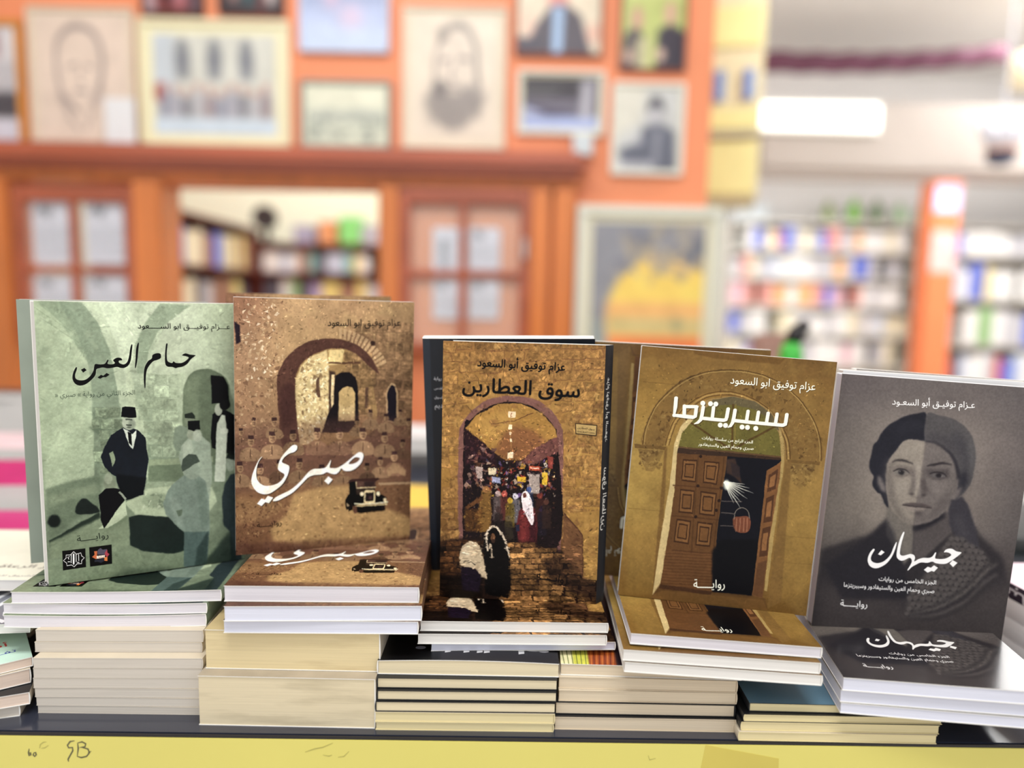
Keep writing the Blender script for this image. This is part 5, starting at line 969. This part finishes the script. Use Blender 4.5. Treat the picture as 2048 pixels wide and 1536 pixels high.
MB().box((TL[0], 1.28, .08), (TL[1], 1.298, TABLE-.0215)).make('back_panel', yellow, r, bevel=.001)
for a in (TL[0], TL[1]-.018): MB().box((a, .018, .08), (a+.018, 1.28, TABLE-.0215)).make('end_panel', yellow, r)
for a in (TL[0]+.05, .5, TL[1]-.11):
    for b in (.05, 1.19): MB().box((a, b, 0), (a+.06, b+.06, .08)).make('foot', blk, r)
iM = Mt.inverted()
def onpanel(x, y):               # a point of the yellow front panel, in table coordinates
    v = ray(x, y); n = np.array([-math.sin(ang), math.cos(ang), 0]); t = ((E0-EYE)@n)/(v@n); p = EYE+v*t; return iM @ Vector(p)
def ribbon(name, pts, w, m, lift=.0002):
    P = [onpanel(*q) for q in pts]; v = []; f = []
    for i, p in enumerate(P):
        d = (P[min(i+1, len(P)-1)]-P[max(i-1, 0)]); n = Vector((-d.z, 0, d.x)).normalized()*w/2; ww = .4 if i in (0, len(P)-1) else 1
        for s_ in (-1, 1): q = p+n*s_*ww; v += [(q.x, -.0014-lift, q.z), (q.x, -.0013, q.z)]
    for i in range(len(P)-1):
        a = i*4; f += [(a,a+2,a+6,a+4),(a,a+4,a+5,a+1),(a+2,a+3,a+7,a+6)]
    return mesh(name, v, f, m, r)
ink = paint('pencil_grey', (96,92,66), .8, .2, 60); ink2 = paint('faint_pencil', (176,168,92), .8, .1, 60)
sc = lambda L, o=(0,1080), k=3.369: [(o[0]+x/k, o[1]+y/k) for x, y in L]
for L in ([(205,1398),(200,1425),(205,1445),(216,1440),(214,1425),(203,1428)],[(236,1425),(232,1440),(242,1450),(252,1440),(248,1424),(236,1425)],[(510,1345),(480,1350),(462,1375),(470,1392),(496,1390),(498,1412),(482,1440),(466,1470),(470,1485)],[(530,1360),(535,1395),(528,1450)],[(530,1360),(560,1352),(585,1365),(580,1385),(545,1390)],[(560,1390),(600,1400),(610,1425),(590,1450),(555,1458),(528,1450)],[(600,1425),(622,1415)]): ribbon('pencil_mark', sc(L), .0011, ink)
for L in ([(275,1395),(280,1370),(300,1355),(320,1352)],[(285,1395),(310,1392),(335,1375)]): ribbon('pencil_mark', sc(L), .0007, ink2)
for L in ([(780,1420),(840,1400),(900,1388),(965,1360)],[(900,1440),(940,1448),(960,1440)],[(1000,1455),(1040,1450),(1075,1415)]): ribbon('pencil_mark', sc(L, (380,1080)), .0007, ink2)
ribbon('pencil_mark', sc([(690,1270),(700,1300),(740,1290)], (1090,1130), 3.357), .0007, ink2)
Q = [onpanel(*q) for q in sc([(1075,1200),(1565,1292),(1560,1440),(1025,1440)], (1090,1130), 3.357)]
mesh('tape_patch', [(q.x, -.0016, q.z) for q in Q]+[(q.x, -.0013, q.z) for q in Q], [(0,1,2,3),(4,7,6,5),(0,4,5,1),(1,5,6,2),(2,6,7,3),(3,7,4,0)], paint('aged_tape', (206,190,92), .5, .05), r)

# ---------------------------------------------------------------- books
CT = .0005
def book(label, w, h, t, M, front, spine_m, back_m, page_m, spine='R', skew=0.0, sag=0.0, curl=0.0, group=None, edge=None, inset=.0007, fan=0.0):
    """paperback; local x across the cover, y from its foot to its head, z through the pages (front cover on top)"""
    r = empty('book', mat=M); tag(r, label, 'book', group)
    N = 14; edge = edge or _mats['cover_edge']
    def D(x, y, z):
        u = x/w; x2 = x+skew*(t-z)/t; z2 = z-sag*4*u*(1-u)+curl*max(0, z/t-.9)*10*math.sin(math.pi*u)**2*(1-y/h)
        z2 += fan*(z/t)*u*(1-u)*2
        return (x2 if spine == 'R' else w-x2, y, z2)
    out = []; inn = []
    for i in range(N+1): x = w*i/N; out.append((x, t)); inn.append((min(x, w-CT), t-CT))
    for i in range(1, 4):
        z = t*(1-i/4); b = .0006*math.sin(math.pi*i/4); out.append((w+b, z)); inn.append((w-CT, z))
    for i in range(N, -1, -1): x = w*i/N; out.append((x, 0)); inn.append((min(x, w-CT), CT))
    K = len(out); v = []; f = []; mi = []
    for y in (0, h):
        for P in (out, inn):
            for x, z in P: v.append(D(x, y, z))
    for i in range(K-1):
        k = 0 if i < N else 1 if i < N+4 else 2
        f.append((i, i+1, 2*K+i+1, 2*K+i)); mi.append(k)
        f.append((K+i, 3*K+i, 3*K+i+1, K+i+1)); mi.append(3)
        f.append((i, K+i, K+i+1, i+1)); mi.append(3); f.append((2*K+i, 2*K+i+1, 3*K+i+1, 3*K+i)); mi.append(3)
    for a in (0, K-1): f.append((a, 2*K+a, 3*K+a, K+a)); mi.append(3)
    me = bpy.data.meshes.new('cover'); me.from_pydata(v, [], f); me.polygons.foreach_set('material_index', mi)
    bm = bmesh.new(); bm.from_mesh(me); bmesh.ops.recalc_face_normals(bm, faces=bm.faces); bm.to_mesh(me); bm.free()
    uv = me.uv_layers.new(name='UVMap'); co = me.vertices
    for p in me.polygons:
        for li in p.loop_indices:
            c = co[me.loops[li].vertex_index].co
            if p.material_index == 1: uv.data[li].uv = (min(1, max(0, c.z/t)), c.y/h)
            elif p.material_index == 2: uv.data[li].uv = (1-c.x/w, c.y/h)
            else: uv.data[li].uv = (c.x/w, c.y/h)
    link('cover', me, r, [front, spine_m, back_m, edge])
    v = []; f = []
    a0, a1 = inset*.6, w-CT-.0002
    for i in range(N+1):
        x = a0+(a1-a0)*i/N
        for y in (inset, h-inset):
            for z in (CT+.00005, t-CT-.00005): v.append(D(x, y, z))
    for i in range(N):
        a = i*4; b = a+4; f += [(a,b,b+1,a+1),(a+2,a+3,b+3,b+2),(a+1,b+1,b+3,a+3),(a,a+2,b+2,b)]
    f += [(0,1,3,2), (N*4,N*4+2,N*4+3,N*4+1)]
    mesh('page_block', v, f, page_m, r)
    return r
_mats['cover_edge'] = paint('cover_edge', (240,238,232), .7, .03)
def rz3(a): return Matrix.Rotation(a, 3, 'Z')
def lying(P, yaw, roll=0.0, pitch=0.0):
    M = (rz3(math.radians(yaw)) @ Matrix.Rotation(math.radians(roll), 3, 'Y') @ Matrix.Rotation(math.radians(pitch), 3, 'X')).to_4x4()
    return Matrix.Translation((P[0], P[1], P[2])) @ M
def standing(P, yaw, lean, roll, t):
    """P = lower left corner of the front cover"""
    M = rz3(math.radians(yaw)) @ Matrix.Rotation(-math.radians(lean), 3, 'X') @ Matrix.Rotation(math.radians(roll), 3, 'Y')
    X, Yb, Zu = M.col[0], M.col[1], M.col[2]
    R = Matrix((X, Zu, -Yb)).transposed().to_4x4(); o = Vector(P)+Yb*t
    return Matrix.Translation(o) @ R
def fit_up(P, tl, yaw, h):
    """lean and roll that bring the upper left corner of a standing cover onto its sight line"""
    lean, roll = 0.0, 0.0
    def tip(a, b): M = rz3(math.radians(yaw)) @ Matrix.Rotation(-math.radians(a), 3, 'X') @ Matrix.Rotation(math.radians(b), 3, 'Y'); return px(np.array(Vector(P)+M.col[2]*h))
    for _ in range(20):
        e = np.array(tl)-tip(lean, roll); J = np.stack([(tip(lean+.1, roll)-tip(lean, roll))/.1, (tip(lean, roll+.1)-tip(lean, roll))/.1], 1)
        d = np.linalg.solve(J+np.eye(2)*.0, e); lean += float(np.clip(d[0], -3, 3)); roll += float(np.clip(d[1], -3, 3))
    return lean, roll

IM = {k: globals()['art_'+k]() for k in ('hammam', 'sabri', 'souq', 'door', 'portrait')}
PR = {k: printed('cover_print_'+k, im, .4, .14) for k, im in IM.items()}
PR['portrait_gloss'] = printed('cover_print_portrait_gloss', IM['portrait'], .22, 1.0)
def spine_print(name, w, h, bg, col, lines):
    a = Art(w, h, [(0, 0), (w, 0), (w, h), (0, h)]); a.begin(3); a.im[:] = np.array(bg)/255
    for s_, y0, y1, x, b in lines: a.text(s_, (x, y0), (x, y1), col, ky=1.0, bold=b)
    return printed(name, a.image(name))
sp_souq = spine_print('spine_black_white_lettering', 60, 900, (24,26,32), (226,224,216), [('عزام توفيق أبو السعود', 330, 110, 40, .5), ('سوق العطارين', 640, 420, 42, .6)])
def back_black():
    a = Art(620, 900, [(0,0),(620,0),(620,900),(0,900)]); a.begin(4); a.im[:] = np.array((24,28,36))/255
    for k in range(4): a.text(('هذه رواية', 'من القدس', 'في السوق', 'القديم')[k], (36, 150+k*34), (90, 150+k*34), (200,200,204), bold=.3)
    a.poly([(0,0),(26,0),(26,900),(0,900)], (40,48,60), .8, 1); a.mottle(.05, 30, 3); return printed('black_back_cover', a.image('black_back_cover_print'))
bk_black = back_black()
C_green = paint('sage_green_card', (140,156,130), .5, .05, 30); C_brown = paint('brown_card', (120,86,62), .5, .1, 30); C_ochre = paint('ochre_card', (140,104,52), .5, .06, 30); C_grey = paint('warm_grey_card', (104,94,92), .5, .05, 30); C_black = paint('black_card', (24,26,30), .4, .1, 30)
C_cream = paint('cream_card', (214,202,180), .7, .05, 30); C_white = paint('white_card_cover', (232,232,232), .5, .02, 30)
PG_lilac = pages('pages_lilac_white', (226,222,228), .06); PG_cool = pages('pages_cool_white', (222,224,238), .06); PG_white = pages('pages_warm_white', (232,229,224), .05); PG_cream = pages('pages_cream', (228,214,180), .07); PG_beige = pages('pages_beige', (210,202,190), .06); PG_tan = pages('pages_tan', (220,204,178), .08); PG_old = pages('pages_aged', (226,208,164), .08, (170,148,110)); PG_old2 = pages('pages_aged_light', (224,210,178), .08, (160,146,118)); PG_yel = pages('pages_yellowed', (226,212,166), .07)

def run(stack, prefix):
    """lay a pile of books: every row gives sight lines of the front face's lower and upper corners"""
    z = 0.0; tops = []
    for row in stack:
        xl, tl, bl, xr, tr, br, yaw, roll, w, h, lab, front, sp, bk, pg, opt = row
        t = None; A = on_z(xl, bl, z); B = on_z(xr, br, z)
        zl = on_y(xl, tl, A[1])[2]-TABLE; zr_ = on_y(xr, tr, B[1])[2]-TABLE; t = (zl+zr_)/2-z
        W = w or math.hypot(B[0]-A[0], B[1]-A[1]); yw = math.degrees(math.atan2(B[1]-A[1], B[0]-A[0])) if yaw is None else yaw
        opt = dict(opt); lift = opt.pop('lift', 0)
        if lift: A = on_z(xl, bl, z+lift)
        book(lab, W, h, t-.0002, lying((A[0], A[1], TABLE+z+lift), yw, roll), front, sp, bk, pg, **opt)
        z += t
    return z
thn = dict(inset=.0004)
ordn = ['lowest', 'second from the bottom', 'third from the bottom', 'fourth from the bottom', 'fifth from the bottom', 'sixth from the bottom', 'seventh from the bottom', 'topmost']
pos1 = [(76,1411,1426,396,1414,1430),(73,1394,1411,396,1396,1414),(70,1376,1394,398,1377,1396),(67,1356,1376,402,1357,1377),(67,1336,1356,404,1337,1357),(67,1316,1336,407,1316,1337),(70,1284,1304,411,1295,1316),(72,1257,1283,411,1253,1274)]
S1 = [p+(None if i < 6 else 2.2, 0, .132, .2, 'beige-paged paperback, %s of the eight under the three green novels at left' % ordn[i], C_cream, C_cream, C_cream, PG_beige, dict(edge=PG_beige, inset=.0002)) for i, p in enumerate(pos1)]
S1 += [(7,1227,1255,413,1230,1252,3.7,0,.159,.222,'green novel lying lowest of the three at left, white page edge', PR['hammam'], C_green, C_green, PG_lilac, dict(sag=.0012)),
       (6,1206,1227,414,1206,1228,3.0,0,.161,.222,'green novel lying in the middle of the three at left', PR['hammam'], C_green, C_green, PG_lilac, dict(sag=.0012)),
       (22,1184,1207,442,1178,1202,4.7,0,.164,.222,'green novel lying flat on top of the left pile, under the standing green novels', PR['hammam'], C_green, C_green, PG_lilac, dict(sag=.0008))]
z1 = run(S1, 'left')
S2 = [(398,1352,1450,750,1357,1457,0,0,.138,.2,'very thick aged cream book at the bottom of the second pile', paint('worn_grey_card', (176,164,144), .7, .12, 40), C_cream, C_cream, PG_old2, {}),
      (411,1258,1337,763,1266,1344,0,0,.138,.2,'thick yellowed book lying under the brown archway novels', paint('yellowed_card', (196,176,128), .7, .08, 40), C_cream, C_cream, PG_old, {}),
      (447,1243,1266,836,1240,1269,1.7,0,.151,.222,'brown archway novel lying lowest of the three in the second pile', PR['sabri'], C_brown, C_brown, PG_cool, {}),
      (448,1213,1243,844,1208,1239,3.2,0,.152,.222,'brown archway novel lying in the middle of the three in the second pile', PR['sabri'], C_brown, C_brown, PG_cool, {}),
      (448,1171,1203,837,1174,1206,1.8,0,.152,.222,'brown archway novel lying on top of the second pile with the motor car showing', PR['sabri'], C_brown, C_brown, PG_lilac, {})]
z2 = run(S2, 'second')
def art_dark_cover():
    a = Art(600, 860, [(0,0),(100,0),(100,143),(0,143)]); a.begin(5); a.im[:] = np.array((34,32,36))/255
    a.poly([(0,0),(34,0),(34,143),(0,143)], (10,10,12), 1, 3); a.ell(22, 128, 3, 2, (150,150,160), .9)
    for x, w, y in ((36,3,112),(46.5,3,112),(54,3,112),(58,3,112),(77.5,3,112)): a.poly([(x,y),(x+w,y),(x+w+.5,133),(x+.2,134)], (214,214,216))
    a.line([(34,114),(60,114)], 3, (214,214,216)); a.line([(74,112),(100,112)], 3, (214,214,216)); a.ell(86, 128, 5, 2, (206,206,210)); a.ell(92,129,3,1.6,(206,206,210))
    a.mottle(.05, 40, 3); return a.image('dark_cover_print')
def art_flower_cover():
    a = Art(600, 860, [(0,0),(100,0),(100,143),(0,143)]); a.begin(6); a.im[:] = np.array((40,28,36))/255
    a.poly([(0,90),(8,90),(9,143),(0,143)], (232,226,176), 1, 2); a.poly([(7,90),(16,92),(16,143),(7,143)], (208,208,80), 1, 3); a.poly([(16,92),(32,92),(31,143),(16,143)], (170,80,34), 1, 3)
    for i in range(6): a.line([(1.5+i*2.6,95),(1+i*2.7,120),(2+i*2.4,143)], .5, (90,100,50), .8, .6)
    for i in range(9): a.line([(17+i*1.6,95),(18+i*1.6,120),(17+i*1.5,143)], .6, (96,36,20) if i % 2 else (220,130,60), .8, .6)
    a.mottle(.15, 20, 3); return a.image('flower_cover_print')
PRd, PRf = printed('dark_lettered_cover', art_dark_cover()), printed('flower_cover', art_flower_cover())
dk = dict(spine='L', edge=C_black)
S3 = [(751,1444,1460,1107,1448,1465,.8,0,.139,.2,'cream-paged paperback at the very bottom of the middle pile', C_cream, C_cream, C_cream, PG_yel, dict(edge=PG_yel)),
      (750,1424,1444,1108,1427,1448,.9,0,.140,.2,'cream-paged paperback second from the bottom of the middle pile', C_cream, C_cream, C_cream, PG_yel, dict(edge=PG_yel)),
      (751,1404,1423,1111,1405,1427,1,0,.140,.2,'black-covered cream paperback third from the bottom of the middle pile', C_black, C_black, C_black, PG_cream, dk),
      (754,1381,1400,1113,1383,1403,1,0,.140,.2,'black-covered cream paperback fourth from the bottom of the middle pile', C_black, C_black, C_black, PG_cream, dk),
      (754,1356,1376,1115,1359,1381,.8,0,.141,.2,'black-covered cream paperback right under the dark lettered one', C_black, C_black, C_black, PG_cream, dk),
      (755,1325,1348,1118,1323,1355,.2,0,.143,.2,'dark lettered paperback with a bulging cover in the middle pile', PRd, C_black, C_cream, PG_cream, dict(spine='L', fan=.003)),
      (862,1288,1303,1231,1278,1297,3.5,0,.150,.222,'market vault novel lying lowest of three, shadowed grey page edge', PR['souq'], C_brown, C_brown, PG_cool, dict(lift=.0008)),
      (835,1266,1288,1212,1271,1291,1.6,0,.152,.222,'market vault novel lying in the middle of three', PR['souq'], C_brown, C_brown, PG_white, dict(lift=.0008)),
      (840,1241,1262,1215,1246,1266,1.3,0,.152,.222,'market vault novel lying on top of the middle pile under the standing copies', PR['souq'], C_brown, C_brown, PG_white, dict(lift=.0008))]
z3 = run(S3, 'middle')+.0008
S4 = [(1109,1433,1459,1469,1438,1464,.4,0,.143,.2,'tan-paged paperback at the bottom of the fourth pile', C_black, C_cream, C_cream, PG_tan, dict(edge=PG_tan)),
      (1111,1405,1428,1470,1410,1436,.2,0,.142,.2,'tan-paged paperback second from the bottom of the fourth pile', C_black, C_cream, C_cream, PG_tan, dict(edge=C_black)),
      (1117,1378,1402,1473,1387,1408,.2,0,.141,.2,'tan-paged paperback in the middle of the five in the fourth pile', C_cream, C_cream, C_black, PG_tan, dict(edge=PG_tan)),
      (1117,1352,1377,1474,1364,1387,-.5,0,.141,.2,'tan-paged paperback right under the flower-covered one in the fourth pile', C_cream, C_cream, C_cream, PG_tan, dict(edge=PG_tan)),
      (1121,1327,1350,1485,1340,1364,-1.2,0,.143,.2,'paperback with yellow and red flower cover in the fourth pile', PRf, C_cream, C_cream, PG_tan, {}),
      (1248,1323,1344,1646,1348,1369,-1.5,2.2,.150,.222,'carved doorway novel lying lowest of the three tilted ones', PR['door'], C_ochre, C_ochre, PG_white, dict(lift=.0046)),
      (1245,1297,1321,1643,1324,1345,-1.2,2.3,.150,.222,'carved doorway novel lying in the middle of the three tilted ones', PR['door'], C_ochre, C_ochre, PG_white, dict(lift=.005)),
      (1260,1265,1288,1648,1297,1318,-1.0,2.8,.147,.222,'carved doorway novel lying on top of the fourth pile under the standing copy', PR['door'], C_ochre, C_ochre, PG_lilac, dict(lift=.0062))]
z4 = run(S4, 'fourth')
navy = paint('steel_blue_card', (92,128,148), .5, .06, 30)
ysp = dict(spine='L', edge=PG_yel)
S5 = [(1477,1462,1481,1873,1471,1488,.2,0,.154,.2,'yellow-paged paperback at the bottom of the right pile', C_cream, C_cream, C_cream, PG_yel, ysp),
      (1482,1444,1461,1877,1450,1469,.1,0,.154,.2,'yellow-paged paperback second from the bottom of the right pile', C_black, C_black, C_cream, PG_yel, ysp),
      (1488,1426,1442,1882,1438,1449,.2,0,.154,.2,'yellow-paged paperback right under the steel blue one', C_black, C_black, C_cream, PG_yel, ysp),
      (1498,1403,1423,1885,1421,1437,-.4,0,.149,.2,'steel blue covered paperback with black spine in the right pile', navy, C_black, C_black, PG_yel, dict(spine='L', edge=C_black)),
      (1680,1406,1426,2048,1434,1458,-7,0,.155,.222,'portrait novel lying lowest of the three at right', PR['portrait_gloss'], C_grey, C_grey, PG_cool, {}),
      (1680,1381,1404,2048,1403,1432,-6.6,0,.155,.222,'portrait novel lying in the middle of the three at right', PR['portrait_gloss'], C_grey, C_grey, PG_cool, {}),
      (1685,1355,1381,2048,1375,1403,-6.6,0,.155,.222,'portrait novel lying on top of the right pile, bright glare on its corner', PR['portrait_gloss'], C_grey, C_grey, PG_cool, {})]
z5 = run(S5, 'right')
# standing copies in front
T = TABLE
def stand(lab, key, P, yaw, lean, roll, w, h, t, spine_m, pg, back=None, **o):
    return book(lab, w, h, t, standing(P, yaw, lean, roll, t), key if not isinstance(key, str) else PR[key], spine_m, back or spine_m, pg, **o)
stand('green courtyard novel standing upright on the left pile, title in black script', 'hammam', (-.3746,.5799,T+z1+.0006), 28.1,-1.0,.1,.1525,.2314,.011, C_green, PG_white, skew=-.0035)
P = on_z(62, 1127, z1+.0006); l, rr = fit_up(P, (33,593), 22, .2314)
stand('sage green book standing behind the front green novel, only its edge and top showing', paint('grey_green_card', (150,160,146), .5, .06, 30), P, 22, l, rr, .150, .2314, .011, C_green, PG_white)
stand('brown archway novel standing upright with large white script title', 'sabri', (-.2365,.6202,T+z2+.0006), 20.9,-.8,.7,.1532,.2230,.013, C_brown, PG_white)
P = (-.272,.700,T+z2+.0006)
stand('brown novel standing behind the archway novel, thin strip showing at its upper left', 'sabri', P, 10, .3, .2, .1532, .2262, .012, C_brown, PG_white)
stand('market vault novel standing upright, black spine with white lettering at right', 'souq', (-.0591,.617,T+z3+.0006), -3.4,.5,.2,.1353,.2222,.011, sp_souq, PG_white, skew=.0072)
P = on_z(862, 1140, z3+.0006); l, rr = fit_up(P, (845,677), -1, .225)
stand('black back-to-front book standing behind the market vault novel', bk_black, P, -1, l, rr, .150, .225, .013, C_black, PG_white, spine='L')
stand('carved doorway novel standing upright, tilted to the right', 'door', (.0956,.6158,T+.0838), -5.4,1.6,3.3,.1587,.2164,.010, C_ochre, PG_white)
def flip(key):
    im = IM[key]; a = np.empty(len(im.pixels), np.float32); im.pixels.foreach_get(a); a = a.reshape(im.size[1], im.size[0], 4)[::-1, ::-1]
    n = bpy.data.images.new('print_upside_down', im.size[0], im.size[1]); n.pixels.foreach_set(np.ascontiguousarray(a).ravel()); n.update(); n.pack(); return printed('cover_upside_down', n)
P = (.068, .6635, T+.0838)
stand('carved doorway novel standing upside down behind the upright one', flip('door'), P, -4, .3, 1.5, .155, .2164, .010, C_ochre, PG_white)
stand('grey portrait novel standing upright at right with white script title', 'portrait', (.2664,.6195,T+z5+.0006), -2.5,.6,3.0,.1628,.2218,.012, C_grey, PG_cool)
stand('white-backed copy standing close behind the grey portrait novel', C_white, (.2755,.6345,T+z5+.0006), -1.0,.6,2.6,.160,.2235,.010, C_white, PG_white)
stand('second white-edged copy standing farthest behind the grey portrait novel', C_grey, (.292,.648,T+z5+.0006), 0.5,.6,3.0,.160,.2235,.010, C_grey, PG_white)

# ---------------------------------------------------------------- other books on the table, left and right edges and in the gaps
def flat(label, px_l, px_r, z, t, w, d, front, pg, spine_m=None, spine='R', yaw=None, anchor='R', **o):
    A = on_z(*px_l, z); B = on_z(*px_r, z); yw = math.degrees(math.atan2(B[1]-A[1], B[0]-A[0])) if yaw is None else yaw
    if anchor == 'R': A = B-np.array([math.cos(math.radians(yw)), math.sin(math.radians(yw)), 0])*w
    return book(label, w, d, t, lying((A[0], A[1], TABLE+z), yw), front, spine_m or C_cream, C_cream, pg, spine=spine, **o)
def art_white(name, bg, ops):
    a = Art(420, 600, [(0,0),(100,0),(100,143),(0,143)]); a.begin(8); a.im[:] = np.array(bg)/255; ops(a); a.mottle(.02, 10, 4); return printed(name, a.image(name+'_print'))
def o1(a):
    a.text('دار الرعاة', (56,112), (92,112), (44,44,48), bold=.6); a.ell(52,130,4,4,(240,170,40)); a.text('دار الشروق للنشر', (58,134), (94,134), (120,120,126), bold=.3)
def o2(a):
    a.text('أستطيع', (50,104), (88,104), (206,60,60), bold=.5); a.text('تفضل', (60,122), (92,122), (60,70,160), bold=.5)
def o3(a):
    for i in range(9): a.line([(10+i*9,60+i*3),(20+i*8,90),(8+i*9,125),(30+i*8,140)], 3, (240,242,246), .9)
M1 = art_white('white_notice_cover', (232,238,222), o1); M2 = art_white('mint_cover', (206,236,220), o2); M3 = art_white('silver_grey_cover', (120,124,134), o3)
PGp = pages('pages_pinkish', (226,206,190), .06)
flat('cream paperback at the bottom of the small pile at the left edge', (0,1437), (40,1432), 0, .009, .12, .12, C_cream, PG_beige, yaw=18)
flat('slim book with pale page edge in the left edge pile', (40,1412), (60,1408), .0095, .010, .12, .12, C_black, PGp, yaw=24)
flat('pinkish-edged book under the mint cover at the left edge', (0,1405), (62,1365), .020, .012, .12, .12, C_cream, PGp, yaw=36)
flat('mint green paperback with red and blue script at the left edge', (0,1378), (66,1332), .0325, .008, .12, .12, M2, PGp, yaw=38)
for i in range(3): flat('white book of the left background pile, %s' % ('lowest', 'middle', 'right under the silver one')[i], (-90,1300-i*22), (60,1300-i*22), .0+i*.018, .0175, .15, .2, C_white, PG_white, yaw=6)
flat('silver-grey cover with white squiggles behind the left pile', (-90,1272), (60,1265), .0545, .008, .15, .2, M3, PG_white, yaw=8)
flat('white book with small dark lettering, just left of the standing green novels', (-60,1185), (104,1182), .068, .010, .15, .14, M1, PG_white, yaw=2)
# right edge pile
for i, (z, t, fr, pg, sp, lab) in enumerate(((0,.02,C_white,PG_white,C_white,'white book at the bottom of the right edge pile'),(.0205,.02,C_white,PG_white,C_white,'white book second from the bottom of the right edge pile'),(.041,.018,C_white,PG_white,C_white,'white book under the pink one in the right edge pile'),(.0595,.015,paint('pink_card', (240,206,226), .3, .05, 10, coat=.4),PG_white,spine_print('spine_dark_arabic', 60, 500, (52,44,60), (236,236,240), [('القبائل وعشائرها', 480, 60, 40, .8)]),'pink book with black lettered spine at the right edge'))):
    P = on_z(1992, 1180, .0595); book(lab, .16, .235, t, lying((P[0]+.01, P[1]-.2, TABLE+z), 3), fr, sp, C_white, pg, spine='L')
gm = {'magenta': (196,30,120), 'pink-white': (240,220,228), 'white': (236,240,242), 'teal': (120,176,170), 'yellow': (240,206,90), 'red': (206,60,50), 'green': (70,160,90), 'cream': (236,226,190), 'dark': (50,50,60)}
def mid(label, x, y, z, w, h, d, key, yaw=0):
    P = on_z(x, y, z); rgb = gm[key]; m = paint('mid_%s' % key, rgb, .4, .06, 14)
    return book(label, w, d, h, lying((P[0]-w/2, P[1], TABLE+z), yaw), m, m, m, PG_white)
mid('magenta book lying blurred at the far left of the table', -30, 1042, 0, .2, .05, .17, 'magenta', 6)
mid('pinkish white book lying right behind the blurred magenta book', -20, 960, 0, .24, .055, .15, 'pink-white', 3)
mid('small magenta book lying in front of the blurred magenta one at the left edge', -30, 1095, 0, .12, .022, .09, 'magenta', 4)
mid('tall white book block lying farthest back at the left of the table', -10, 872, 0, .3, .085, .09, 'white', -3)
mid('dark book on the farthest white book block at left', 0, 800, .086, .2, .015, .07, 'dark', 3)
mid('white book with a violet tinge between the archway novel and the black book', 846, 1065, 0, .16, .02, .16, 'pink-white', 4)
mid('yellow book lying on the pale one in the gap between second and third novels', 842, 1035, .0205, .13, .012, .14, 'yellow', -6)
mid('teal book lying farther back in the gap between second and third novels', 850, 925, 0, .22, .03, .16, 'teal', 3)
mid('white book on the teal book in the gap', 850, 905, .031, .2, .03, .15, 'white', -3)
for i, k in enumerate(('red', 'green', 'cream', 'red', 'cream')): mid('%s book in the striped pile at the right edge, %s' % (k, ('lowest', 'second', 'third', 'fourth', 'topmost')[i]), 2085, 1075-i*17, i*.0215, .2, .021, .16, k, -3+i)
# green bottle with black cap
P = on_y(1583, 700, 1.7); r = empty('spray_bottle', (P[0], 1.7, TABLE)); tag(r, 'bright green bottle with a slanted black cap on the table behind the books', 'bottle')
gb = paint('green_plastic', (60,190,60), .35, .08, coat=.3); zt = on_y(1590, 655, 1.7)[2]-TABLE
MB().lathe([(.024,0),(.026,.01),(.026,zt*.8),(.018,zt*.88)]).make('body', gb, r, smooth=True); MB().tube([(0,0,zt*.86),(.008,0,zt*.95),(.03,0,zt*1.04)], [.018,.02,.014], 12).make('cap', blk, r, smooth=True)
